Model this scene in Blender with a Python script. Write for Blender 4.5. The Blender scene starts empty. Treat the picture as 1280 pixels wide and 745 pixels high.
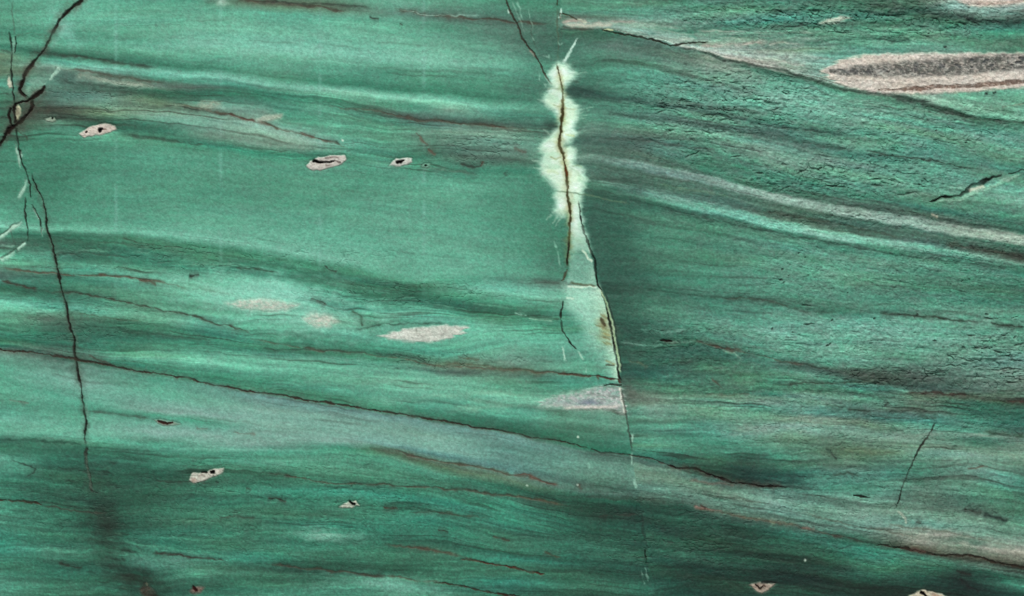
import bpy, math, random
import numpy as np

# ------------------------------------------------------------------ units
# u, v run over the stone face (1 unit = PX metres, v downwards); the slab is
# 2.8 m wide and 1.6 m high, 24 mm thick, and stands upright on z = 0.
PX = 2.0 / 1280.0
U0, U1, V0, V1 = -256, 1536, -140, 885
def X(u): return (u - 640.0) * PX
def Z(v): return (V1 - v) * PX

sc = bpy.context.scene
# ------------------------------------------------------------------ camera
cam_d = bpy.data.cameras.new('camera'); cam = bpy.data.objects.new('camera', cam_d)
sc.collection.objects.link(cam); sc.camera = cam
cam.location = (0, -3.6, Z(372.5)); cam.rotation_euler = (math.radians(90), 0, 0)
cam_d.sensor_width = 36; cam_d.lens = 36 * 3.6 / 2.0; cam_d.clip_end = 100

# ------------------------------------------------------------------ light: even, soft indoor light, a little stronger from above
w = bpy.data.worlds.new('World'); sc.world = w; w.use_nodes = True
w.node_tree.nodes['Background'].inputs[0].default_value = (0.97, 1.0, 1.0, 1)
w.node_tree.nodes['Background'].inputs[1].default_value = 0.36
def area(name, loc, target, size, power, col):
    d = bpy.data.lights.new(name, 'AREA'); d.shape = 'RECTANGLE'; d.size, d.size_y = size; d.energy = power; d.color = col
    o = bpy.data.objects.new(name, d); sc.collection.objects.link(o); o.location = loc
    from mathutils import Vector
    o.rotation_euler = (Vector(target) - Vector(loc)).to_track_quat('-Z', 'Y').to_euler()
area('ceiling_softbox', (-1.0, -5.0, 9.0), (0, 0, 0.75), (3.6, 1.4), 1130, (1.0, 0.99, 0.97))
sc.view_settings.view_transform = 'Standard'; sc.view_settings.look = 'None'
sc.view_settings.exposure = 0.0; sc.view_settings.gamma = 1.0; sc.view_settings.use_curve_mapping = False

# ------------------------------------------------------------------ grid
gu = np.concatenate([np.arange(U0, 0, 4), np.arange(0, 1281, 1), np.arange(1284, U1 + 1, 4)]).astype(np.float64)
gv = np.concatenate([np.arange(V0, 0, 4), np.arange(0, 746, 1), np.arange(749, V1, 4), [V1]]).astype(np.float64)
NU, NV = len(gu), len(gv)
U, V = np.meshgrid(gu, gv)

# ------------------------------------------------------------------ noise
def _hash(ix, iy, seed):
    h = (ix.astype(np.uint32) * np.uint32(374761393)) ^ (iy.astype(np.uint32) * np.uint32(668265263)) ^ np.uint32(seed * 2246822519 & 0xffffffff)
    h = (h ^ (h >> np.uint32(13))) * np.uint32(1274126177)
    h = (h ^ (h >> np.uint32(16))) * np.uint32(2654435761)
    return (h ^ (h >> np.uint32(15))).astype(np.float32) / np.float32(2 ** 31) - 1.0
def noise(x, y, seed):
    x0 = np.floor(x); y0 = np.floor(y)
    fx = (x - x0).astype(np.float32); fy = (y - y0).astype(np.float32)
    ix = x0.astype(np.int64); iy = y0.astype(np.int64)
    fx = fx * fx * (3 - 2 * fx); fy = fy * fy * (3 - 2 * fy)
    a = _hash(ix, iy, seed); b = _hash(ix + 1, iy, seed); c = _hash(ix, iy + 1, seed); d = _hash(ix + 1, iy + 1, seed)
    return (a + (b - a) * fx) * (1 - fy) + (c + (d - c) * fx) * fy
def fbm(x, y, seed, n=3, g=0.5):
    s = 0; a = 1.0; t = 0
    for i in range(n):
        s = s + a * noise(x * 2 ** i + 17.3 * i, y * 2 ** i - 9.1 * i, seed + i); t += a; a *= g
    return s / t
def sm(x, a, b):
    t = np.clip((x - a) / (b - a), 0, 1); return t * t * (3 - 2 * t)

# ------------------------------------------------------------------ mineral colours (as seen in neutral light, 0..255)
PAL = dict(a=(128,190,168), b=(110,180,155), c=(96,168,141), d=(82,152,126), e=(67,136,110), f=(54,114,92), g=(44,92,75),
           h=(36,70,59), p=(128,172,156), q=(106,150,131), r=(82,122,106), o=(95,132,106), n=(70,84,70), k=(164,170,156),
           w=(200,190,177), t=(62,146,121), u=(103,151,140), m=(94,150,130), y=(134,166,149), x=(66,96,80), z=(74,120,101))
PAL = {k: np.array(v, float) for k, v in PAL.items()}
# the bedding: each line runs along the layers, "position height colour"
LEFT = '''
0 -10 d,100 -10 c,240 -10 d,400 -12 c,520 -6 c,640 0 e,740 5 e
0 14 d,100 10 c,240 0 d,320 2 o,400 8 o,500 16 m,560 20 r,640 28 r,740 34 f
0 30 d,100 25 c,240 20 c,320 14 c,400 22 c,480 30 c,560 38 d,640 48 r,740 52 f
0 42 e,100 46 d,170 48 d,240 50 b,320 57 b,480 72 b,560 78 b,640 84 c,700 90 e,740 95 f
0 52 d,100 55 d,200 62 c,320 72 c,480 85 d,640 100 d,740 108 f
0 58 e,60 65 f,130 73 e,200 80 e,320 92 d,420 104 e,560 117 e,650 124 e,740 130 f
0 68 o,60 74 d,130 82 b,200 89 b,320 103 b,420 113 b,560 127 b,650 136 c,740 142 e
0 80 o,60 84 q,110 90 q,200 97 d,320 110 d,420 122 c,520 133 d,560 138 q,640 144 d,740 150 e
0 90 o,70 90 r,130 96 q,185 106 q,240 108 r,320 114 e,420 126 e,500 142 r,560 150 r,640 156 r,740 160 f
0 104 d,60 104 r,130 108 r,200 114 f,320 120 e,400 135 d,480 152 d,560 158 q,640 164 q,740 168 e
0 120 e,60 120 r,130 126 q,200 128 o,270 134 q,330 140 q,360 150 d,420 158 d,480 165 d,560 168 q,640 174 q,740 178 e
0 140 f,60 138 n,130 142 o,200 142 q,260 150 q,320 158 p,380 174 p,430 180 c,480 182 d,560 182 r,640 186 q,740 190 e
0 155 f,60 150 r,130 154 f,200 160 e,260 170 q,320 178 q,380 185 q,430 190 d,520 196 e,580 198 r,640 200 r,740 205 e
0 170 e,60 168 e,130 168 d,200 174 e,320 190 e,400 194 e,480 204 d,560 212 e,640 215 e,740 220 f
0 190 e,100 185 e,200 190 d,320 205 d,480 220 d,560 230 c,640 235 d,700 238 e,740 242 f
0 240 e,60 235 e,150 240 d,250 240 d,400 250 d,500 260 c,600 270 d,700 290 e,740 295 f
0 275 c,60 278 d,150 270 d,250 275 c,400 290 c,520 300 c,600 315 c,700 320 e,740 325 f
0 282 b,60 287 c,150 290 c,250 298 b,320 306 b,430 326 b,520 342 c,600 340 c,680 345 d,740 348 e
0 290 e,60 294 f,150 298 e,250 308 e,320 318 e,430 338 e,520 350 d,600 350 d,680 352 r,740 355 r
0 305 r,60 308 f,150 315 f,250 326 e,320 330 e,430 350 f,520 358 f,600 362 c,680 368 b,740 372 c
0 318 d,60 320 d,100 320 f,150 326 e,250 335 e,320 345 d,430 362 e,520 368 f,600 376 e,680 384 d,740 386 c
0 330 c,60 332 d,150 334 d,220 345 c,280 350 c,350 355 b,430 375 d,520 378 e,600 388 f,680 394 e,740 396 d
0 342 r,80 345 e,150 350 d,220 360 c,290 370 b,370 372 b,430 388 d,520 390 c,600 398 e,680 400 e,740 402 d
0 356 f,60 368 f,150 378 d,230 390 d,300 392 c,400 392 b,470 402 d,520 400 c,600 405 c,680 408 e,740 410 e
0 375 c,60 385 c,150 393 c,230 402 c,300 412 d,400 416 d,480 424 d,560 430 d,600 420 c,680 418 d,740 420 d
0 395 d,60 400 r,150 403 e,230 412 e,300 425 e,400 432 e,480 436 e,560 445 d,640 430 c,740 430 c
0 412 e,60 418 f,150 422 f,230 428 e,300 434 e,400 440 e,480 448 e,560 456 o,640 450 q,740 448 d
0 424 f,60 430 f,150 438 e,230 438 d,320 444 c,400 448 c,480 458 d,560 464 r,640 466 r,740 470 d
0 430 e,60 436 r,150 446 d,230 450 c,320 460 c,400 462 c,500 468 c,580 474 c,640 482 d,740 484 d
0 433 f,60 440 r,150 452 e,230 466 e,320 476 e,400 478 d,500 484 c,580 490 c,640 500 c,740 505 q
0 436 r,50 443 r,95 449 f,140 457 f,200 468 e,260 479 e,320 489 e,380 499 e,430 506 e,500 516 e,560 527 f,640 540 f,700 551 f,740 561 f,790 570 f
0 440 q,100 455 q,200 473 d,320 494 u,430 511 u,500 521 u,560 532 u,640 545 u,740 566 r
0 460 c,100 480 p,200 490 c,320 510 p,430 525 p,540 545 p,640 562 u,740 580 q
0 480 c,100 500 c,200 515 p,320 525 p,430 540 p,540 560 p,640 575 u,740 590 q
0 505 c,100 512 d,200 520 c,260 528 c,320 535 p,430 548 p,540 566 u,640 588 u,740 605 r
0 525 b,100 530 c,200 542 p,320 547 p,430 552 p,480 556 q,540 572 q,640 595 q,740 615 r
0 540 c,100 545 c,200 556 c,320 556 p,430 559 d,480 563 o,540 580 o,640 603 o,740 622 f
0 549 f,100 555 e,200 564 d,320 566 c,430 568 d,480 573 d,540 590 d,640 612 f,740 630 g
0 560 e,100 566 f,200 575 e,320 580 d,430 584 d,540 600 e,640 625 e,740 642 g
0 575 c,30 582 d,60 585 f,130 590 f,200 590 f,280 590 e,330 592 e,430 600 e,540 608 e,640 635 t,740 660 f
0 600 e,60 605 f,130 615 f,200 612 f,280 615 e,430 615 t,540 625 t,640 650 t,740 675 f
0 622 e,60 630 f,105 636 f,130 640 g,155 640 f,220 638 e,320 640 e,430 645 e,540 650 t,640 670 e,740 682 e
0 650 d,60 655 e,110 658 f,130 660 g,160 660 f,220 655 e,320 655 e,430 660 t,540 662 t,640 685 e,740 690 e
0 670 t,60 675 e,130 678 f,200 680 t,280 685 e,400 690 e,540 690 e,640 700 t,740 705 f
0 690 t,60 688 d,130 690 e,180 698 d,240 702 d,320 700 t,400 705 f,480 712 f,560 715 e,640 712 e,740 716 f
0 705 e,60 708 f,130 712 f,180 716 g,240 712 d,320 715 f,400 718 f,480 725 c,560 725 e,640 725 t,740 730 e
0 735 d,60 735 e,130 735 f,180 742 g,240 735 f,320 735 e,430 733 d,500 735 c,560 742 e,640 745 f,740 745 g
0 760 d,130 760 f,320 760 e,560 760 f,740 765 g
'''
RIGHT = '''
700 -10 e,800 -10 e,960 -10 f,1100 -12 f,1200 -10 k,1280 -10 k
700 12 e,800 14 d,960 6 e,1060 6 f,1150 12 g,1200 8 p,1280 5 k
700 20 r,800 24 m,960 20 d,1060 15 e,1150 18 f,1220 20 q,1280 18 r
700 26 q,760 32 q,860 40 e,960 30 e,1060 28 e,1150 26 f,1220 28 f,1280 27 g
700 31 q,780 36 p,860 48 q,960 42 d,1060 40 d,1150 40 d,1280 40 t
700 33 r,760 37 r,860 57 p,900 62 p,960 60 q,1060 52 d,1150 52 d,1280 55 e
700 35 f,760 38 f,820 48 p,870 60 k,920 72 k,960 79 k,1020 88 p,1060 108 p,1130 118 p,1200 122 c,1280 125 c
700 40 f,760 42 f,820 51 r,870 65 r,900 72 r,960 87 f,1010 99 f,1060 114 e,1130 124 f,1180 136 f,1220 147 f,1280 153 f
700 60 f,760 55 r,820 62 r,900 84 q,960 97 d,1010 108 c,1060 124 d,1130 134 d,1180 146 d,1220 156 e,1280 163 d
700 85 f,760 82 e,820 88 d,900 104 m,1010 125 c,1130 145 d,1280 175 d
700 100 g,730 104 f,800 108 d,900 122 d,1010 140 c,1130 160 d,1280 190 d
700 110 h,730 115 g,780 124 f,860 136 r,960 152 e,1060 165 e,1160 180 d,1280 205 e
700 122 g,740 128 e,800 132 e,860 145 d,960 160 d,1060 178 d,1160 192 d,1280 215 e
700 140 f,740 138 d,850 150 r,960 168 r,1060 190 e,1160 205 d,1280 225 e
700 155 f,740 150 d,800 155 d,880 165 c,960 180 m,1060 205 q,1160 220 d,1280 235 c
700 165 f,740 160 q,800 168 r,880 178 d,960 195 q,1060 220 d,1160 240 d,1280 250 c
700 178 g,740 172 r,800 180 r,880 195 e,960 215 e,1060 240 e,1160 260 e,1280 278 e
700 190 f,740 188 r,800 198 r,880 210 e,960 235 e,1060 252 r,1180 270 r,1280 286 f
700 196 r,740 194 q,800 204 u,880 219 u,960 243 p,1060 260 p,1180 280 y,1280 296 y
700 203 r,740 201 r,800 212 u,880 227 u,960 250 p,1060 268 p,1180 289 y,1280 305 y
700 208 g,740 207 z,800 218 z,880 236 z,960 257 z,1060 276 z,1180 297 z,1280 314 f
700 222 f,740 218 z,800 228 z,880 247 z,960 267 z,1060 286 z,1180 306 z,1280 322 x
700 230 e,740 227 e,800 238 u,880 255 c,960 274 c,1060 294 b,1180 312 c,1280 328 q
700 238 f,740 234 f,800 246 d,880 264 c,960 282 b,1060 301 b,1180 318 d,1280 332 d
700 246 g,740 242 g,800 255 f,880 272 f,960 290 e,1060 308 e,1180 325 e,1280 338 e
700 260 f,740 256 f,800 268 e,880 284 e,960 300 d,1060 320 d,1180 335 d,1280 350 e
700 300 f,760 300 f,800 305 e,880 315 e,960 325 d,1060 340 d,1180 352 e,1280 365 f
700 345 f,760 345 f,800 345 f,880 350 e,960 352 d,1060 362 d,1180 370 e,1280 378 e
700 357 g,760 359 g,800 362 f,880 370 e,960 376 e,1060 388 e,1180 392 d,1280 398 d
700 370 f,760 372 f,820 376 e,880 384 e,960 390 d,1060 402 c,1180 405 c,1280 410 d
700 395 f,760 395 f,820 400 e,880 402 d,960 415 c,1060 422 c,1180 425 c,1280 430 d
760 412 g,820 420 f,880 420 e,960 435 d,1060 440 c,1130 450 d,1200 450 m,1280 450 u
760 430 g,820 435 f,880 432 f,960 445 e,1060 460 d,1130 465 r,1200 470 r,1280 475 q
760 445 g,820 450 f,880 445 f,960 455 e,1010 458 r,1080 471 x,1150 481 x,1220 489 r,1280 490 r
760 465 g,820 465 f,880 462 e,960 468 e,1010 472 d,1080 481 e,1150 489 r,1220 496 x,1280 502 x
760 478 g,820 478 e,880 480 e,960 480 e,1010 485 e,1080 492 e,1150 500 o,1220 505 f,1280 510 f
760 486 r,820 488 e,880 490 e,960 492 e,1010 495 q,1080 500 d,1150 508 o,1220 515 f,1280 520 f
760 498 r,820 498 q,880 498 d,960 500 q,1010 505 d,1080 510 r,1150 518 r,1220 525 e,1280 530 f
760 510 e,820 508 q,880 508 d,960 512 d,1010 520 q,1080 525 r,1150 530 d,1220 538 d,1280 545 r
760 530 e,820 530 d,880 530 d,930 535 q,1000 530 q,1080 540 q,1150 548 q,1220 552 e,1280 555 q
760 555 e,820 555 d,880 555 e,960 560 d,1040 560 o,1100 562 o,1200 565 q,1280 570 q
740 562 f,790 568 e,840 574 f,880 580 g,940 590 h,980 590 f,1060 590 r,1150 590 e,1220 585 q,1280 600 e
740 566 r,790 573 r,840 582 r,880 592 g,940 605 h,980 609 r,1060 610 d,1150 610 r,1220 612 e,1280 622 f
740 580 q,790 585 q,850 595 q,900 605 r,960 614 q,1020 620 q,1080 630 q,1150 632 q,1220 640 r,1280 650 d
740 600 r,790 605 q,850 612 q,900 620 q,960 630 p,1020 640 q,1080 650 p,1150 655 q,1220 660 q,1280 670 q
740 615 r,790 620 r,850 628 r,900 636 q,960 644 q,1020 655 q,1080 665 q,1150 675 k,1220 685 q,1280 690 k
740 622 g,800 630 g,860 636 g,900 643 r,960 653 r,1010 662 r,1060 673 f,1130 685 n,1180 694 n,1230 699 n,1280 710 n
740 640 g,800 645 g,860 650 f,920 660 g,960 665 f,1020 675 e,1080 684 t,1130 692 d,1180 702 d,1230 708 q,1280 716 r
740 660 g,800 660 g,860 665 g,920 675 g,980 680 f,1040 690 f,1090 698 t,1150 705 e,1200 712 f,1240 716 g,1280 724 g
740 675 e,800 672 f,860 680 f,920 688 g,980 695 g,1040 705 f,1100 715 e,1150 718 f,1200 725 h,1260 730 e,1280 732 d
740 690 f,800 690 f,860 696 e,920 698 f,980 705 g,1040 718 g,1100 728 g,1150 728 g,1200 735 h,1280 745 g
740 710 f,800 705 f,860 706 g,920 712 g,980 718 h,1100 740 h,1280 760 h
740 730 e,800 735 f,860 730 g,920 735 g,980 740 g,1280 780 h
740 760 g,1000 765 g,1280 800 h
'''
FAULT = np.array([(700,-140),(700,110),(705,180),(710,230),(722,260),(730,290),(742,330),(752,360),(762,400),(772,450),(778,490),
                  (784,525),(790,570),(796,610),(805,650),(810,690),(812,885)], float)

wob = 3.0 * fbm(U / 70, V / 32, 11, 3) + 1.1 * noise(U / 14, V / 7, 15)
VW = V + wob
def strata(txt, lo, hi, tight=()):
    lines = []
    for L in txt.strip().split('\n'):
        pts = [p.split() for p in L.split(',')]
        lines.append((np.array([float(p[0]) for p in pts]), np.array([float(p[1]) for p in pts]), np.array([PAL[p[2]] for p in pts])))
    n = len(lines)
    vk = np.zeros((n, NU)); ck = np.zeros((n, NU, 3))
    for i, (a, b, c) in enumerate(lines):
        vv = np.interp(gu, a, b)
        vv = vv + np.where(gu < a[0], (gu - a[0]) * 0.06, 0) + np.where(gu > a[-1], (gu - a[-1]) * 0.10, 0)
        vk[i] = vv
        for k in range(3): ck[i, :, k] = np.interp(gu, a, c[:, k])
    for i, j, d in tight: vk[i] = vk[j] + d
    for i in range(1, n): vk[i] = np.maximum(vk[i], vk[i - 1] + 0.6)
    # home height of every line: its mean height, so streaks follow the bedding
    home = vk[:, (gu >= lo) & (gu <= hi)].mean(1)
    col = np.zeros((NV, NU, 3)); K = np.zeros((NV, NU)); W = np.zeros((NV, NU))
    idx = np.arange(n, dtype=float)
    for j in range(NU):
        y = VW[:, j]
        K[:, j] = np.interp(y, vk[:, j], idx)
        for k in range(3): col[:, j, k] = np.interp(y, vk[:, j], ck[:, j, k])
        W[:, j] = np.interp(y, vk[:, j], home) + np.minimum(y - vk[0, j], 0) + np.maximum(y - vk[-1, j], 0)
    return col, K, W
cL, KL, WL = strata(LEFT, 0, 740)
cR, KR, WR = strata(RIGHT, 740, 1280, ((17, 18, -4), (20, 19, 3.5), (21, 22, -4), (24, 23, 3.5), (6, 7, -3)))
uf = np.interp(gv, FAULT[:, 1], FAULT[:, 0])[:, None]
fw = np.interp(gv, [-140, 40, 90, 500, 540, 620, 885], [30, 14, 2.5, 2.5, 8, 24, 30])[:, None]
side = sm(U - uf + 1.5 * noise(U / 5, V / 5, 31), -fw, fw)             # 0 left of the fault, 1 right of it
C = cL * (1 - side[..., None]) + cR * side[..., None]
isR = U > uf
def vblur(A, n):                                                       # running mean across the layers
    P = np.concatenate([np.repeat(A[:1], n + 1, 0), A, np.repeat(A[-1:], n, 0)]); S = np.cumsum(P, 0); return (S[2 * n + 1:] - S[:-2 * n - 1]) / (2 * n + 1)
C = C + np.where(isR, .32, .75)[..., None] * (C - vblur(C, 16))
W = np.where(isR, WR + 900, WL)
H = np.zeros((NV, NU))                                                  # relief in face units, + = towards the viewer

# ------------------------------------------------------------------ streaks along the bedding
rough = sm(U, 700, 900) * (1 - 0.62 * sm(V, 485, 560)) * (1 - .55 * np.exp(-(((U - 850) / 120) ** 2 + ((V - 340) / 70) ** 2)))                  # the right block is open, cleaved stone
low = sm(V, 540, 620)
st = 0.55 * fbm(U / 170, W / 7.0, 41, 3) + 0.45 * fbm(U / 70, W / 2.4, 45, 2); st = np.sign(st) * np.abs(st) ** .75
st2 = fbm(U / 26, W / 1.7, 49, 2)
cal = np.clip(1 - ((KL > 13.5) & (KL < 17.8) & ~isR) * 0.55 - ((KL < 6) & ~isR) * 0.45 - ((KL > 31) & (KL < 36) & ~isR) * 0.4, 0.3, 1)
gainL = np.interp(KL, [0, 5.5, 6.5, 13, 13.8, 17.8, 18.5, 30, 31, 36, 37, 47], [1.1, 1.1, 1.5, 1.5, .9, .9, 1.5, 1.35, 1.0, 1.0, 1.0, 1.0])
gainR = np.interp(KR, [0, 6.5, 7.5, 17, 24, 25, 32, 34, 42, 43, 46, 47, 54], [1.5, 1.5, 1.1, 1.1, .9, .7, .8, 1.6, 1.6, 1.2, 1.2, 1.3, 1.3])
cal = cal * np.where(isR, gainR, gainL)
amp = (0.14 + 0.02 * rough + 0.06 * low) * cal
C *= (1 + amp * st + 0.05 * cal * st2)[..., None]
hue = fbm(U / 90, W / 12, 53, 2)[..., None] * (cal * (0.6 + 0.6 * rough))[..., None]
C += hue * np.array([8.0, -0.5, -6.5])
sw = W + 1.5 * noise(U / 30, W / 10, 55)
thin = sm(noise(U / 85, sw / 2.3, 58), .35, .85) * sm(noise(U / 130, sw / 14, 59), -.2, .5); pale = sm(noise(U / 60, sw / 1.9, 60), .4, .9) * sm(noise(U / 110, sw / 16, 61), -.1, .6)
wisp = sm(noise(U / 9 + .4 * sw, sw / 1.25, 62), .45, .95)
C *= (1 - thin[..., None] * cal[..., None] * np.array([.20, .24, .25])); C *= (1 + 0.11 * cal * pale + (0.05 + 0.08 * low + 0.05 * rough) * cal * wisp)[..., None]
lum = C.mean(-1, keepdims=True); C = lum + (C - lum) * (1 - 0.13 * side * sm(640 - V, 0, 160))[..., None]
blot = fbm(U / 42, V / 30, 57, 3)
C *= (1 + 0.045 * blot)[..., None]

# ------------------------------------------------------------------ brushes
JU = U + 1.3 * noise(U / 17, V / 17, 68) + 0.9 * noise(U / 5.5, V / 5.5, 61) + 0.45 * noise(U / 2.2, V / 2.2, 62)
JV = V + 1.3 * noise(U / 17, V / 17, 69) + 0.9 * noise(U / 5.5, V / 5.5, 63) + 0.45 * noise(U / 2.2, V / 2.2, 64)
SU = U + 3.0 * noise(U / 16, V / 9, 65); SV = V + 1.6 * noise(U / 16, V / 9, 66) + 0.9 * noise(U / 5, V / 3, 67)
def box(x0, y0, x1, y1, m):
    a, b = np.searchsorted(gu, [x0 - m, x1 + m]); c, d = np.searchsorted(gv, [y0 - m, y1 + m])
    return slice(c, d), slice(a, b)
def pdist(pts, s, A, B):
    """distance to a polyline and the running length 0..1 of the nearest point"""
    P = np.array(pts, float); x, y = A[s], B[s]
    best = np.full(x.shape, 1e9); tt = np.zeros(x.shape)
    L = np.concatenate([[0], np.cumsum(np.hypot(*(P[1:] - P[:-1]).T))])
    for i in range(len(P) - 1):
        dx, dy = P[i + 1] - P[i]; q = dx * dx + dy * dy + 1e-9
        t = np.clip(((x - P[i, 0]) * dx + (y - P[i, 1]) * dy) / q, 0, 1)
        d = np.hypot(x - P[i, 0] - t * dx, y - P[i, 1] - t * dy)
        m = d < best; best[m] = d[m]; tt[m] = ((L[i] + t * (L[i + 1] - L[i])) / L[-1])[m]
    return best, tt
def pts_of(s): return [tuple(float(k) for k in p.split(',')) for p in s.split()]
def mixto(s, a, col):
    C[s] = C[s] * (1 - a[..., None]) + np.array(col, float) * a[..., None]
def stroke(p, wd, col, al=1.0, jit=None, taper=0.12, soft=1.0, depth=0.0, broken=0.0, seed=70, wvar=0.0, bs=13.0):
    """a thread, stain line or crack; wd is the half width, a number or a list along it"""
    p = pts_of(p) if isinstance(p, str) else p
    P = np.array(p); ws = np.atleast_1d(np.array(wd, float)); m = 3.5 * ws.max() + 6
    s = box(P[:, 0].min(), P[:, 1].min(), P[:, 0].max(), P[:, 1].max(), m)
    A, B = jit or (JU, JV)
    d, t = pdist(p, s, A, B)
    w_ = np.interp(t, np.linspace(0, 1, len(ws)), ws)
    tp = np.ones_like(t) if taper <= 0 else sm(t, 0, taper) * sm(1 - t, 0, taper)
    if wvar: w_ = w_ * np.clip(1 + wvar * (noise(U[s] / 7, V[s] / 7, seed + 3) + .6 * noise(U[s] / 3, V[s] / 3, seed + 4)), .25, 2)
    if broken: tp = tp * np.clip(1 + broken * (noise(U[s] / bs, V[s] / bs, seed) - 0.15), 0, 1)
    if soft >= 2: a = np.exp(-(d / (w_ + 1e-6)) ** 2)
    else: a = 1 - sm(d, w_ * (1 - 0.5 * soft), w_ * (1 + 0.5 * soft) + 0.35)
    mixto(s, np.clip(al * a * tp, 0, 1), col)
    if depth: H[s] -= depth * (1 - sm(d, w_ * 0.3, w_ * 1.25 + 0.5)) * tp
    return s, d, t, w_
STN = .6 * fbm(U / 60, W / 3.2, 301, 2) + .5 * noise(U / 22, W / 1.7, 305)
def haze_patch(cx, cy, rx, ry, col, al, rot=0.0, pw=1.0, rag=0.35, seed=80):
    s = box(cx - rx * 2.2, cy - ry * 2.2 - abs(rot) * rx, cx + rx * 2.2, cy + ry * 2.2 + abs(rot) * rx, 4)
    x, y = SU[s] - cx, SV[s] - cy
    c_, s_ = math.cos(rot), math.sin(rot)
    a, b = (x * c_ + y * s_) / rx, (-x * s_ + y * c_) / ry
    r = np.hypot(a, b) * (1 + rag * noise(U[s] / 11, V[s] / 5, seed))
    k = np.clip(.80 + .85 * STN[s], .12, 1.15) if rx > 12 else 1.0
    mixto(s, np.clip(al * np.exp(-r ** 2 * pw) * k, 0, 1), col)
def inside(poly, s, A, B):
    P = np.array(poly, float); x, y = A[s], B[s]; r = np.zeros(x.shape, bool)
    for i in range(len(P)):
        x0, y0 = P[i - 1]; x1, y1 = P[i]
        if y0 == y1: continue
        r ^= ((y0 > y) != (y1 > y)) & (x < (x1 - x0) * (y - y0) / (y1 - y0) + x0)
    return r
def polygon(p, jit=None, m=8):
    """signed distance, + inside"""
    p = pts_of(p) if isinstance(p, str) else p
    P = np.array(p); s = box(P[:, 0].min(), P[:, 1].min(), P[:, 0].max(), P[:, 1].max(), m)
    A, B = jit or (JU, JV)
    d, _ = pdist(list(p) + [p[0]], s, A, B)
    return s, np.where(inside(p, s, A, B), d, -d)

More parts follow.
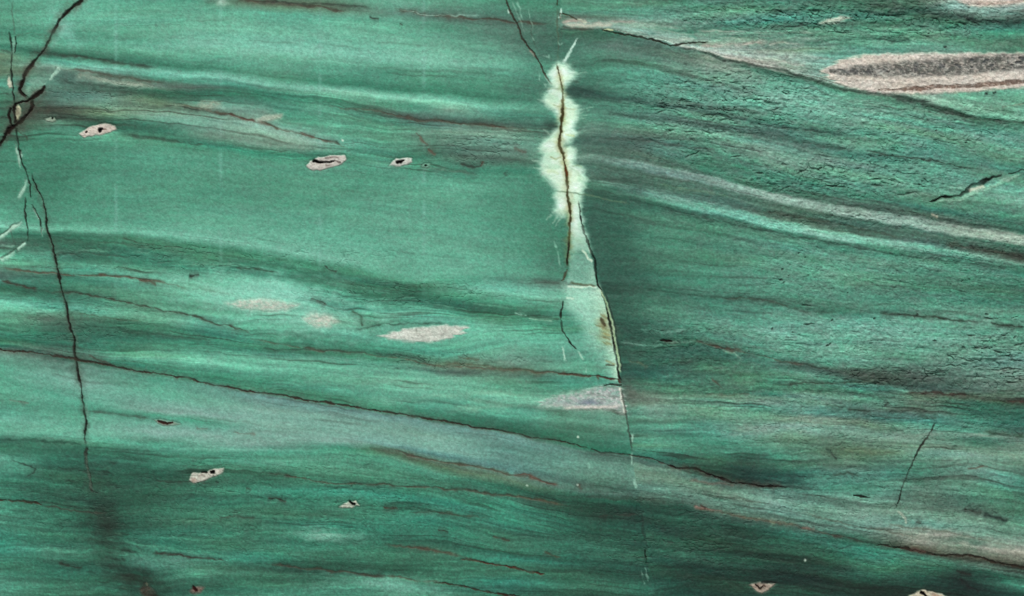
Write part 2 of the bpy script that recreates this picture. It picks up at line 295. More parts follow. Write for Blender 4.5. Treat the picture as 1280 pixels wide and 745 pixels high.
# ------------------------------------------------------------------ soft stains and lighter clouds in the stone
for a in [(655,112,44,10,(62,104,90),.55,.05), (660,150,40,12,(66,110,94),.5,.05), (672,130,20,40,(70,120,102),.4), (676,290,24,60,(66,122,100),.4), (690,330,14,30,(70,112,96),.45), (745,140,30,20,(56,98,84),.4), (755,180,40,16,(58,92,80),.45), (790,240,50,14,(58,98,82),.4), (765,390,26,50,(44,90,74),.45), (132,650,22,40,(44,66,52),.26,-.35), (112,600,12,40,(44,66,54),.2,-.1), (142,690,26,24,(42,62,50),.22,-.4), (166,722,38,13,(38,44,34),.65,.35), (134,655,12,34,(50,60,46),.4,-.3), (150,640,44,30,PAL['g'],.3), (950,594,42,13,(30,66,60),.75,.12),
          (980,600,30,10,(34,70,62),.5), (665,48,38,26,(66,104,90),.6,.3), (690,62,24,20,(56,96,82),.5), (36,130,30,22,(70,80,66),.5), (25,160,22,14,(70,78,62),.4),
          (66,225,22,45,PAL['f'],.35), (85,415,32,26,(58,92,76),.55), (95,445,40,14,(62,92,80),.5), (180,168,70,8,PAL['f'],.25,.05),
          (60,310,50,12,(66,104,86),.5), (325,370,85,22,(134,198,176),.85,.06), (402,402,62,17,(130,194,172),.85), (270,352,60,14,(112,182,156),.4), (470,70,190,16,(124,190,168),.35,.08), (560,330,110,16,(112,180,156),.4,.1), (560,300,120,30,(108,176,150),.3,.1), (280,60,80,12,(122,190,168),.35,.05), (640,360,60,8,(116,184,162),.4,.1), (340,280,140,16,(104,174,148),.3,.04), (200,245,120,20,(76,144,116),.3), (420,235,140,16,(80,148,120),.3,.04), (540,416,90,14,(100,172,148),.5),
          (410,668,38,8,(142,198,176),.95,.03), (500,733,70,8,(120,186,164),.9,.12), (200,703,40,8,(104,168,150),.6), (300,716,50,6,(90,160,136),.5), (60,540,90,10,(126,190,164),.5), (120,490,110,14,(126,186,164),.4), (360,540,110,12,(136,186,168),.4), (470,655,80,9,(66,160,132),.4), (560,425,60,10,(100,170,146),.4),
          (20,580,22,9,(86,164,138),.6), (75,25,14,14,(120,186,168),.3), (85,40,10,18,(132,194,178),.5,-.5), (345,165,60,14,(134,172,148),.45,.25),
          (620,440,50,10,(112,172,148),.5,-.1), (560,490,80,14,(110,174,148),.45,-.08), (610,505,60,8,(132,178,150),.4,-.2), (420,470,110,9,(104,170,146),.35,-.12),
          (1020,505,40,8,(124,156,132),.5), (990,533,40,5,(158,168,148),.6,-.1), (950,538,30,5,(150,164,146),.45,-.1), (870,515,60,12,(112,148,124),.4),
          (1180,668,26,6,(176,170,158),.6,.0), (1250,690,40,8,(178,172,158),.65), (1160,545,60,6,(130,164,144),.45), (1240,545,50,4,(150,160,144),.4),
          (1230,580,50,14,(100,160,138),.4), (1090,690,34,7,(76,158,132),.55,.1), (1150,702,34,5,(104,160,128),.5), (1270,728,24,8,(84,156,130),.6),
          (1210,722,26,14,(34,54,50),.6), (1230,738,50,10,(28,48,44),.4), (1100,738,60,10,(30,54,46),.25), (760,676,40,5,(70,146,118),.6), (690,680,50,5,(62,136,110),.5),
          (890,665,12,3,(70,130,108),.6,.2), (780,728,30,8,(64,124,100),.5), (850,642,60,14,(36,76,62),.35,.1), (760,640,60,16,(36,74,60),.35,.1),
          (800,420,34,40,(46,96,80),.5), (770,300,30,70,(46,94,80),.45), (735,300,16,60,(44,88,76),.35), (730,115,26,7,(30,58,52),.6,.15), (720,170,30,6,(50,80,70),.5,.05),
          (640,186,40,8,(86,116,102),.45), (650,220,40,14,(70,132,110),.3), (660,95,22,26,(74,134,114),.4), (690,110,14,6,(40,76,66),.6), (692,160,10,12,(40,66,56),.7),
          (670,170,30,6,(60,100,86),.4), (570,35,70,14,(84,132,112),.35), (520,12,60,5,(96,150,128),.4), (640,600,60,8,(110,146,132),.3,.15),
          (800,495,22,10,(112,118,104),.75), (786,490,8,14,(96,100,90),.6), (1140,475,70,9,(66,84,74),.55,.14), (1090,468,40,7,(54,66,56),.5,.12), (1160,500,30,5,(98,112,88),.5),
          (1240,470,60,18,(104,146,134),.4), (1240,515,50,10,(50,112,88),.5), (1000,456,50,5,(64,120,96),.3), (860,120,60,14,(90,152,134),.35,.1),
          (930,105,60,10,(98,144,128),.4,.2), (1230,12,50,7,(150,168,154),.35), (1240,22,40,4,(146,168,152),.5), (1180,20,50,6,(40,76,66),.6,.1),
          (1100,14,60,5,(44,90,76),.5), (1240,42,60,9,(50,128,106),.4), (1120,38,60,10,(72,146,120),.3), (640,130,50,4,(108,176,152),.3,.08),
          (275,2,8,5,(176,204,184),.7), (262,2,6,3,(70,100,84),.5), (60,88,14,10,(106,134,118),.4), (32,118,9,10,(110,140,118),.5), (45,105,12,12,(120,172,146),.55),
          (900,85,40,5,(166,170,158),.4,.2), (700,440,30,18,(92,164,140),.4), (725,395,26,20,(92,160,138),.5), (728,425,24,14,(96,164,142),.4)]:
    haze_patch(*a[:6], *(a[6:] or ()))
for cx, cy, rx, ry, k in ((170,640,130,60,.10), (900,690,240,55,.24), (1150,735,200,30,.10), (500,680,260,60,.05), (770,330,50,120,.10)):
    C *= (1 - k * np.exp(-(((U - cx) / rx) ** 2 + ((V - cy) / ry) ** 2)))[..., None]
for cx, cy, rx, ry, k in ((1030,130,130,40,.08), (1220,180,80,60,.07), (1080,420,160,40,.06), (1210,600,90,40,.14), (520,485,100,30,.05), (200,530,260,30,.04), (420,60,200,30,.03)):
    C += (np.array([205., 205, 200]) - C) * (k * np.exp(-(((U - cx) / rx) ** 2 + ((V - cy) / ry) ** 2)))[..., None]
# faint upright pale lines on the calm field
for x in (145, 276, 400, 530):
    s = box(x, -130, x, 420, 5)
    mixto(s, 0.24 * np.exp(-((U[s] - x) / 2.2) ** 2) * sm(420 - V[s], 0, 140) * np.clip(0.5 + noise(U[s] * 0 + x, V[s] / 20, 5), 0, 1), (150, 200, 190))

# ------------------------------------------------------------------ threads and shear lines (colour, faint relief)
DK, BR, RB = (48, 60, 50), (72, 66, 52), (104, 72, 60)
FLOW = (SU, SV)
for p, wd, col, al in [
    ('290,-2 340,3 400,9 440,16', 1.6, BR, .6), ('320,2 400,5 470,9', 1.2, DK, .4), ('490,10 505,14 545,19 580,22 640,27 690,31', 1.6, BR, .65), ('500,13 530,17 570,20 605,18', .8, (150,196,178), .5),
    ('462,20 468,23 474,25', .9, DK, .8), ('498,29 503,31', 1.2, DK, .6), ('30,64 60,67 100,71 150,79 200,83', 1.7, DK, .45), ('80,86 130,92 185,101 210,104', 1.8, (88,82,70), .6),
    ('90,93 130,99 185,107', 3.0, (150,166,146), .6), ('70,101 120,107 170,112', 2.0, (52,78,66), .5), ('200,130 240,137 280,143 300,146', 1.3, DK, .55), ('285,143 320,150', 1.3, RB, .8),
    ('320,150 350,160', 1.2, (76,90,70), .6), ('374,164 386,169 395,173', 1.3, RB, .8), ('395,173 425,180', 1.2, DK, .55), ('60,140 100,147 118,152', 1.5, DK, .5),
    ('150,168 180,171 220,176 260,182', 1.4, DK, .35), ('490,142 505,148 525,151 580,153 640,160', 1.6, BR, .55), ('518,165 525,175 535,182', 1.5, (110,86,72), .5),
    ('534,186 540,190 545,195', 1.8, (112,76,60), .85), ('598,209 602,204 604,200', 1.6, (84,72,58), .8), ('575,204 590,208 600,208', 1.5, DK, .6), ('628,215 634,221', 2.4, DK, .5),
    ('520,205 560,214 600,218', 2.2, (90,124,104), .5), ('640,186 660,190', 2, (100,92,78), .4), ('560,160 600,166 640,172', 2, (140,178,158), .3),
    ('150,298 180,304 205,308 230,310', 1.0, (60,86,66), .5), ('60,318 110,316 150,320 165,324', 1.3, (52,80,66), .5), ('0,335 25,337 60,342 90,344 130,344 160,347 190,351 215,356', 1.3, (96,76,60), .55),
    ('170,350 185,351 195,356', 1.6, (84,68,52), .7), ('235,345 250,343', 1.4, (40,52,42), .9), ('290,335 320,337 345,340', 1.1, (50,76,60), .6), ('0,350 30,358 48,363', 1.5, (64,62,50), .7),
    ('48,363 80,365 110,369 130,372 170,381 230,393 270,403 305,414 320,422', 1.1, (60,68,54), .75), ('404,332 412,337 422,340', 1.3, DK, .6), ('388,372 398,376 410,381', 1.5, (50,54,44), .85),
    ('440,388 450,398 453,408', 1.5, (56,86,66), .7), ('440,412 480,406 520,404 560,405', 1.1, (52,88,72), .6), ('90,390 130,396 180,402', 1.2, (70,96,74), .5), ('190,416 220,422 265,427', 1.1, (54,90,72), .6),
    ('320,432 345,438 400,437 440,441 465,442', 1.3, (50,88,72), .6), ('465,442 500,445 520,448 545,458', 1.4, (50,80,66), .65), ('550,453 590,456 640,462 690,467', 1.8, (86,96,74), .6),
    ('570,446 600,450', 1.2, (84,92,70), .5), ('240,437 250,440 330,446', 1.1, (60,110,90), .4), ('10,500 38,505', 1.4, (108,120,104), .5), ('100,512 130,517 165,520 190,524', 1.4, (74,100,84), .55),
    ('245,536 262,537', 1.2, (120,130,116), .5), ('290,541 320,544', 1.3, (120,120,106), .5), ('0,549 40,551 90,554 110,556', 2.2, (44,90,72), .6), ('110,558 150,562 200,566', 1.2, (50,96,78), .5),
    ('12,575 30,581 45,586 40,592 30,598', 1.0, (44,70,58), .6), ('70,583 110,590 140,594', 1.4, (44,70,58), .5), ('190,600 210,604 240,602 270,605', 1.2, (50,66,54), .5),
    ('330,590 355,595 380,598', 1.4, (56,72,58), .6), ('405,602 440,604 470,606 520,608 580,612 640,619 690,630 720,634', 1.3, (58,76,60), .6), ('332,621 345,623 360,628', 1.3, (56,62,50), .7),
    ('460,560 500,566 530,573', 1.8, (92,112,90), .55), ('505,567 545,577', 1.6, (108,104,86), .6), ('545,577 590,582 640,592', 1.5, (100,104,84), .55), ('640,592 662,595 680,602 700,606', 1.6, (124,88,74), .7),
    ('722,606 730,612', 1.4, (96,76,62), .6), ('640,618 660,624 680,626 705,632', 1.5, (92,100,76), .6), ('700,620 760,622 800,624 840,628', 2, (60,84,70), .5), ('745,646 800,644', 1.5, (56,58,48), .45),
    ('480,634 487,636 497,636', 1.6, (76,56,44), .85), ('510,640 540,640 570,643 610,649', 1.2, (66,84,66), .6), ('545,662 562,664', 1.4, (54,58,46), .8), ('615,671 640,677', 1.3, (80,70,56), .6),
    ('505,683 530,686 555,690 578,694', 1.8, (98,92,72), .6), ('130,672 160,678 200,684', 1.6, (60,130,104), .5), ('150,677 200,684 250,691 300,696', 2.2, (80,160,130), .5), ('190,690 230,695 265,699 285,702', 1.5, (60,56,46), .65),
    ('70,703 90,708 105,709', 1.3, (48,60,48), .6), ('330,706 390,711 440,716 490,721', 1.5, (44,70,58), .6), ('270,601 275,604', 1, (40,66,54), .6), ('305,610 314,614', 1.5, (60,80,66), .5), ('270,648 295,645 320,648', 1.3, (60,76,62), .5),
    ('680,690 700,697', 1.2, (84,84,62), .6), ('640,668 700,672 760,672', 1.6, (44,96,78), .5), ('700,688 760,690 800,688', 1.4, (40,88,72), .5),
    ('730,128 800,128 880,130 960,138', 1.2, (130,170,150), .15),
    ('706,110 740,118 800,128 850,134 900,144 960,156 1020,163 1080,172', 2.6, (48,86,76), .5), ('740,140 800,148 850,153 900,160 960,168 1020,182 1080,190', 2.2, (52,84,72), .5),
    ('1080,189 1110,194 1150,199 1190,206 1230,212', 1.2, (46,70,58), .7), ('960,158 1000,163 1040,166', 1.2, (50,78,66), .6), ('740,172 790,174 840,180 900,190', 2.0, (62,84,74), .55),
    ('760,190 830,203 900,222', 1.2, (58,96,84), .5), ('760,226 800,222 840,224', 1.4, (56,84,72), .5), ('740,212 800,212 840,222', 2, (60,92,78), .4), ('820,230 870,238 920,246', 1.6, (96,130,102), .4),
    ('730,241 760,247 800,253 860,268 900,278 960,289 1060,308 1150,322 1230,332 1280,338', 1.4, (44,82,68), .6), ('1000,250 1060,257 1130,265 1180,274 1230,281 1280,288', 1.4, (50,80,66), .55),
    ('940,262 1000,272 1060,282 1100,292 1135,297', 1.6, (66,82,66), .5), ('1180,304 1220,312 1260,319 1290,322', 3.0, (66,70,58), .7), ('1230,320 1260,318 1290,325', 2, (50,60,50), .6),
    ('750,357 800,360 850,368 910,372 960,378 985,384', 1.8, (52,92,76), .55), ('900,372 960,376 990,383', 1.2, (62,80,66), .6), ('985,384 1010,390 1050,391', 1.6, (62,92,76), .5),
    ('1095,391 1115,394 1150,395 1180,398 1210,402 1235,403', 1.7, (50,68,54), .75), ('1235,403 1255,407 1280,408', 1.3, (50,68,54), .7), ('1140,397 1148,391', 1.2, (44,60,48), .7),
    ('800,412 840,414 860,412', 1.2, (100,156,136), .5), ('775,426 800,430 830,432', 1.3, (110,160,140), .5), ('870,425 885,430 900,434 930,437', 1.4, (80,76,62), .7), ('900,437 920,440 922,444 930,452', 1.1, (122,164,140), .6),
    ('890,472 898,478 905,484', 1.5, (88,84,68), .6), ('880,493 920,493 940,495', 1.6, (80,90,70), .55), ('785,450 800,453 810,460', 1.8, (98,112,88), .5), ('970,452 1010,456 1040,462', 1.6, (56,72,60), .5),
    ('960,481 1010,479 1060,477 1090,477 1110,483', 1.2, (50,72,56), .6), ('1075,478 1095,476', 1, (150,176,148), .4), ('1130,490 1160,492 1190,493 1215,493', 1.6, (66,52,42), .8), ('1255,500 1285,503', 1.8, (72,54,44), .75),
    ('1000,485 1060,492 1110,494', 1.4, (48,92,74), .5), ('1060,511 1090,513', 1.3, (52,70,58), .6), ('1105,508 1113,505', 1.6, (40,56,46), .8), ('1145,519 1170,523', 1.6, (52,84,68), .6),
    ('1230,541 1260,543 1285,545', 2, (58,88,70), .6), ('1030,505 1060,508', 1, (60,92,74), .5), ('1040,594 1060,590 1072,598', 1.3, (54,80,66), .6), ('1030,560 1040,566 1048,577', 1.4, (50,66,56), .7),
    ('1210,585 1236,582', 1.3, (96,84,70), .6), ('1150,608 1200,612', 1.3, (62,100,82), .4), ('1205,636 1215,638 1228,642', 1.7, (50,58,48), .7), ('1228,641 1248,648 1260,651', 2.0, (40,60,52), .75),
    ('1145,652 1153,655', 1.5, (70,84,74), .5), ('865,632 885,636 905,639', 1.6, (150,120,108), .65), ('876,630 884,635', 1.4, (88,66,56), .8), ('900,638 930,645 960,650 1000,658', 1.6, (118,122,100), .5),
    ('1000,659 1020,662', 1.6, (140,112,100), .6), ('960,650 970,655', 1.6, (140,150,116), .5), ('1040,670 1060,673 1080,679', 1.4, (60,70,58), .6), ('1195,712 1205,716 1215,718', 1.8, (40,44,38), .7),
    ('1200,722 1212,735 1225,742', 2.2, (34,38,36), .6), ('890,668 920,672 950,680', 1, (60,112,92), .5), ('960,706 1000,708 1060,712', 2, (34,66,56), .4),
    ('740,470 700,466 650,463', 1.2, (92,88,68), .5), ('655,393 680,396 702,400', .9, (50,84,66), .6), ('660,397 690,401', .8, (142,188,160), .6), ('640,391 660,393', .8, (150,198,176), .5),
    ('1000,35 1040,32 1080,30', 1.3, (58,100,84), .45), ('960,33 990,32 1010,31', 1.2, (50,82,68), .6), ('980,58 1040,50 1100,49 1140,51', 1.2, (58,108,88), .55), ('1090,49 1110,51 1140,52', 1.1, (44,80,68), .6),
    ('960,55 985,53', 1.6, (172,176,156), .5), ('960,80 980,78 1010,82', 1.8, (176,172,160), .55), ('760,24 830,26 900,30', 1.6, (120,158,144), .4), ('700,26 760,28 800,27', 1.6, (160,146,136), .55), ('870,58 920,56 960,51', 2.2, (172,160,150), .6),
    ('860,48 900,46 960,44', 1.6, (60,116,98), .5), ('780,44 830,42 880,36 930,32 960,35', 1.4, (58,108,92), .5), ('700,33 725,35 745,36', 1.4, (60,66,54), .6), ('1080,4 1130,10 1170,16 1200,22', 1.8, (34,66,56), .5), ('1190,16 1220,25 1250,28 1285,29', 2.4, (34,54,48), .6),
    ('1120,124 1150,127 1170,128', 1.6, (40,62,52), .7), ('1150,130 1180,140 1215,147', 2.0, (44,66,54), .5), ('1250,136 1275,131 1290,129', 1.2, (110,120,100), .5), ('1228,117 1232,118', 1.6, (34,50,44), .9), ('1238,117 1244,115', 1.4, (34,50,44), .9)]:
    sd_ = int(wd * 100) % 37 + 70
    stroke(p, wd * 2.6 + 1, np.array(col) * .5 + 30 if sum(col) < 330 else col, al * .33, jit=FLOW, soft=2, broken=0.9, seed=sd_ + 9, bs=22)
    stroke(p, wd * .85, col, min(al * 1.45, 1), jit=FLOW, soft=2, depth=0.25 * al, broken=.5, seed=sd_, wvar=.6, bs=8)
for p, wd, col, al in [('60,86 110,91 160,98 210,105 300,112', 4.0, (84,100,84), .55), ('90,97 130,101 190,109 230,113', 2.4, (158,172,152), .55), ('60,104 120,110 190,117 280,118 360,126', 3.2, (58,98,80), .5),
    ('70,128 140,133 200,134', 3.0, (104,146,122), .35), ('40,146 100,150 160,158 240,158', 3.4, (60,96,78), .5), ('250,150 330,168 400,182', 5.0, (126,166,142), .4), ('120,165 240,176 340,190', 2.6, (60,106,86), .4),
    ('40,300 120,302 200,310 280,318', 4.0, (58,104,82), .4), ('100,322 180,328 260,330 330,338', 2.6, (54,108,84), .45), ('60,314 140,312 220,320', 1.3, (120,176,148), .4), ('200,332 260,330 330,334', 1.2, (112,170,140), .45),
    ('340,338 400,352 460,366 540,374 620,384', 4.5, (48,104,80), .5), ('430,364 500,372 580,386 660,394', 2.2, (44,96,76), .5), ('460,372 540,380 600,392', 1.0, (116,178,148), .5), ('590,378 640,386', 1.0, (116,178,148), .5),
    ('60,400 120,410 200,418 280,428', 3.6, (56,104,84), .4), ('100,426 200,432 300,440', 2.4, (62,118,94), .4), ('340,452 420,450 500,452', 3.0, (116,178,152), .35), ('560,458 620,462 690,468', 3.4, (84,102,80), .5),
    ('420,482 480,476 540,474 620,478', 3.2, (124,178,152), .4), ('500,500 560,494 620,492 680,496', 3.0, (132,180,154), .4), ('560,512 620,508 680,506', 2.2, (134,180,154), .35), ('480,508 560,520 640,530 720,548', 3.6, (54,112,90), .5),
    ('0,470 60,478 130,482', 3.2, (130,180,160), .35), ('0,530 60,534 120,540 200,552', 4.0, (132,190,164), .4), ('160,534 260,544 360,552', 3.0, (136,180,162), .35), ('0,560 60,562 120,566 200,574', 3.5, (48,98,78), .45),
    ('0,610 80,614 160,610', 3.0, (52,100,80), .4), ('180,648 260,652 330,650', 3.0, (96,140,112), .35), ('260,668 340,672 420,682 520,690', 3.0, (58,132,104), .35), ('320,700 420,712 520,718 600,728', 3.4, (40,92,72), .5),
    ('560,650 640,652 700,654', 3.0, (58,146,118), .4), ('640,690 700,700 780,704', 3.0, (48,104,84), .4), ('520,602 600,606 680,622', 2.4, (66,120,94), .4), ('830,664 900,672 960,678', 2.2, (38,78,62), .5), ('820,700 900,700 980,704', 2.0, (58,110,88), .4),
    ('770,24 840,30 900,36', 2.0, (130,164,150), .4), ('800,36 860,44 900,46', 2.0, (146,166,150), .4), ('900,54 960,52 1020,56', 1.8, (170,172,156), .5), ('930,62 990,66 1030,74', 2.2, (150,172,152), .5), ('960,70 1010,74 1050,72', 1.6, (176,178,162), .45), ('1000,40 1060,38 1120,40', 2.4, (106,160,136), .35),
    ('860,66 900,74 950,82 1000,92', 3.0, (182,178,166), .5), ('1050,24 1120,30 1200,36', 3.0, (56,104,86), .4),
    ('790,475 860,480 940,484 1010,486', 2.4, (54,104,84), .45), ('820,496 900,494 960,498 1040,500', 2.2, (122,156,132), .45), ('830,512 900,510 950,514', 1.8, (126,158,134), .4), ('960,526 1030,522 1090,526', 2.0, (146,164,144), .45), ('1100,548 1180,542 1260,546', 2.0, (140,164,146), .45),
    ('1000,560 1060,566 1120,574', 3.0, (74,112,92), .4), ('1180,566 1240,562 1290,566', 2.6, (132,164,146), .4), ('1120,600 1200,604 1270,616', 3.0, (64,104,84), .4), ('1080,660 1150,664 1220,672 1290,680', 2.6, (158,166,150), .45), ('1180,678 1230,684 1290,692', 2.4, (190,176,164), .5), ('1140,668 1170,668 1200,672', 1.8, (184,168,158), .5)]:
    stroke(p, wd, col, al, jit=FLOW, soft=2, broken=.9, bs=18, seed=171, wvar=.5, taper=.25)
rs = random.Random(21)
fa = np.array(pts_of('706,25 780,27 860,36 940,38 1040,34')); fb = np.array(pts_of('708,33 780,40 860,60 940,80 1040,92'))
for _ in range(46):                                                    # the fan of whitish streaks in the upper right
    k = rs.random(); P = fa * (1 - k) + fb * k; x0 = rs.uniform(700, 960); x1 = x0 + rs.uniform(40, 170)
    xs = np.linspace(x0, min(x1, 1040), 5); stroke([(x, np.interp(x, P[:, 0], P[:, 1])) for x in xs], rs.uniform(.7, 1.8), rs.choice([(176,186,168), (166,182,166), (186,178,164), (150,182,162), (64,112,94), (132,168,150)]), rs.uniform(.3, .6), jit=FLOW, soft=2, taper=.35, broken=.8, bs=14)
for off, col, al in ((-6, (58,92,78), .4), (-2, (150,182,166), .45), (2, (142,178,160), .4), (8, (112,150,132), .35), (14, (112,148,128), .3), (22, (60,92,76), .4), (30, (128,186,162), .5), (34, (132,190,166), .4), (27, (120,172,150), .3)):
    stroke([(x, np.interp(x, [720,800,880,960,1060,1180,1290], [192,206,221,245,262,282,300]) + off * np.interp(x, [720, 900, 1290], [.9, 1.1, .95])) for x in range(722, 1300, 40)], 1.2, col, al, jit=FLOW, soft=2, taper=.05, broken=1.0, bs=20, seed=180 + off)
for p, wd, al in [('205,128 260,138 300,146 350,160 390,172 440,186', 1.1, .7), ('0,334 40,339 90,344 150,345 200,352 240,364', 1.1, .65), ('400,132 460,138 500,146 560,153 640,160 680,166', 1.2, .5), ('300,420 380,436 460,442 540,456 620,462 700,467', 1.1, .55), ('330,590 400,602 480,606 560,611 640,620 720,634', 1.1, .65),
                 ('480,561 540,575 600,584 660,597 705,608', 1.3, .6), ('480,680 540,688 600,701', 1.2, .6), ('330,705 420,714 500,722 560,730', 1.2, .6), ('860,633 920,644 1000,659 1060,673', 1.2, .55), ('860,425 900,434 960,447 1010,457', 1.1, .5), ('1000,640 1080,660 1150,672', 1.0, .3), ('640,462 690,466 740,470', 1.2, .6), ('1100,655 1180,664 1270,684', 1.2, .35)]:
    stroke(p, wd, (92, 74, 58), al, jit=FLOW, soft=2, broken=.75, bs=16, wvar=.6, depth=.2, taper=.1)
# the upper right boundary line
stroke('845,58 870,64 890,69 905,76 930,79 950,84 975,88 1010,98 1035,106 1060,113 1085,118 1120,120 1150,126 1180,136 1205,145 1225,149 1255,152 1300,155', [1.2,1.6,1.6,2.6,2.0,2.6,2.2,1.6], (46, 68, 56), .85, soft=2, depth=0.7, broken=.5, taper=.03)

# ------------------------------------------------------------------ parts of the face: every face cell belongs to one part
PARTS = []                        # (name, label, parent index or None, material, relief offset)
pid = np.zeros((NV - 1, NU - 1), np.int32)
def new_part(name, label=None, parent=None, mat='stone'):
    PARTS.append((name, label, parent, mat)); return len(PARTS) - 1
Kc = lambda A: 0.25 * (A[1:, 1:] + A[:-1, 1:] + A[1:, :-1] + A[:-1, :-1])
KLc, KRc, sidec = Kc(KL), Kc(KR), (Kc(U - uf + 0 * V) > 0)
lay = {}
for n, (key, lab) in enumerate([
    ('La', 'smooth light green stone layer along the top, left of the pale fracture'), ('Lb', 'mottled green layer with brown threads and pink specks'),
    ('Lc', 'broad even green layer below the speckled one'), ('Ld', 'narrow dark green layer thinning towards the fracture'),
    ('Le', 'streaked green layer with pale lens spots above the long thin crack'), ('F', 'pale grey green layer below the long thin crack'),
    ('G', 'dark green layer along the bottom'), ('Ra', 'streaky green and pinkish layer around the large speckled lens'),
    ('Rb', 'rough pitted green layer right of the pale fracture'), ('Rc', 'two pale bands with olive stone between them'),
    ('Rd', 'plain dull green layer below the two pale bands'), ('Re', 'mottled green layer crossed by a steep hairline crack')]):
    lay[key] = new_part('stone_layer', lab)
Lkeys = ['La', 'Lb', 'Lc', 'Ld', 'Le', 'F', 'G']; Lcuts = [6, 13.5, 18.2, 21.2, 30.5, 36.5]
Rkeys = ['Ra', 'Rb', 'Rc', 'Rd', 'Re', 'F', 'G']; Rcuts = [7, 17.3, 24, 33.5, 42, 46]
pid[:] = np.where(sidec, np.array([lay[k] for k in Rkeys])[np.digitize(KRc, Rcuts)], np.array([lay[k] for k in Lkeys])[np.digitize(KLc, Lcuts)])
def claim(s, mask, i):
    """give the cells whose upper left corner lies in mask to part i"""
    r, c = s; r = slice(r.start, min(r.stop, NV - 1)); c = slice(c.start, min(c.stop, NU - 1))
    pid[r, c][mask[:r.stop - r.start, :c.stop - c.start]] = i

# ------------------------------------------------------------------ the pale crystal filling of the fracture
vein = new_part('crystal_vein', 'pale cream green crystal filling of the upright fracture', None, 'crystal')
VEIN = pts_of('697,77 708,80 714,86 722,91 717,96 711,103 706,109 704,112 706,121 714,125 722,132 724,140 722,148 720,155 720,165 718,172 715,177 706,180 704,182 '
  '708,184 712,182 719,186 720,196 717,204 724,208 730,214 732,222 731,232 729,240 728,247 728,258 726,266 729,278 733,294 737,307 740,316 735,318 727,314 719,317 714,316 712,300 712,282 '
  '711,268 706,271 697,269 692,265 693,255 692,245 692,235 688,228 680,220 674,210 676,203 680,195 673,188 676,182 680,176 688,168 692,164 699,160 699,152 696,146 690,138 682,132 679,126 682,118 684,112 690,108 687,100 684,93 688,88')
RAG = (U + 0.7 * noise(U / 6, V / 2.6, 91) + 2.4 * noise(U / 12, V / 7, 92), V + 0.8 * noise(U / 5, V / 4, 93))
s, sd = polygon(VEIN, RAG, 24)
glow = np.exp(-np.clip(-sd, 0, 99) / 5.0) * 0.42 * (sd < 0) * (0.5 + 0.5 * noise(U[s] / 7, V[s] / 1.6, 94)) * sm(300 - V[s], 0, 60)
mixto(s, np.clip(glow, 0, 1), (170, 214, 186))
g = np.clip(sm(sd, -4.6, 3.6) + 0.14 * noise(U[s] / 8, V[s] / 1.8, 97) * (np.abs(sd) < 5) * (V[s] < 300), 0, 1)
vc = np.zeros(sd.shape + (3,)); n1 = noise(U[s] / 16, V[s] / 7, 95)[..., None]; n2 = fbm(U[s] / 5, V[s] / 2.6, 96, 2)[..., None]
vc[:] = (218, 240, 218); vc += n1 * np.array([-7, -4, -14]) + n2 * np.array([7, 5, 7]); mt = sm(noise(U[s] / 11, V[s] / 5.5, 98), .1, .6)[..., None] * .6; vc = vc * (1 - mt) + np.array((184, 222, 192)) * mt
edge = (1 - sm(sd, 0, 8))[..., None]; vc = vc * (1 - 0.55 * edge) + np.array((168, 214, 190)) * 0.55 * edge
dn = sm(V[s], 275, 322)[..., None]; vc = vc * (1 - dn) + np.array((136, 188, 164)) * dn
C[s] = C[s] * (1 - g[..., None]) + vc * g[..., None]; H[s] += 0.35 * sm(sd, 0, 4)
claim(s, sd > 0, vein)
for p, wd, col, al in [('686,196 695,198 703,195', 1.2, (150,160,110), .7), ('692,237 706,240 717,241 727,243 740,245 760,250 790,256', 1.1, (92,120,92), .75), ('690,131 703,134 722,136', 1.0, (168,186,150), .7),
                       ('706,168 720,170', 1.4, (196,206,150), .7), ('684,112 692,111 699,113', 1.3, (150,176,146), .6), ('712,208 720,214 726,222', 1.6, (160,196,160), .5), ('683,216 690,214 700,218', 2.2, (190,214,160), .5),
                       ('716,208 722,206 728,209', 1.0, (132,156,116), .6)]:
    stroke(p, wd, col, al, soft=2)
for y0, l in ((138, 22), (142, 16), (146, 14), (150, 12), (134, 8), (92, 14), (216, 6), (226, 8), (236, 7)):   # fine crystal needles growing out of the filling
    x0 = 721 if y0 < 200 else 730
    stroke([(x0 - 4, y0 + 1), (x0 + l * .5, y0 - 1.5), (x0 + l, y0 - l * .16)], [1.6, .9, .4], (176, 214, 188), .45, taper=.05, soft=2, broken=.8, bs=4)
for x0, y0, x1, y1 in ((676,204,664,201), (676,212,666,210), (680,186,670,184), (678,126,672,123), (686,268,682,276), (694,270,690,280), (698,271,694,284), (683,168,678,162)):
    stroke([(x0 + 4, y0), (x1, y1)], [1.8, .6], (176, 210, 186), .5, taper=.05, soft=2)
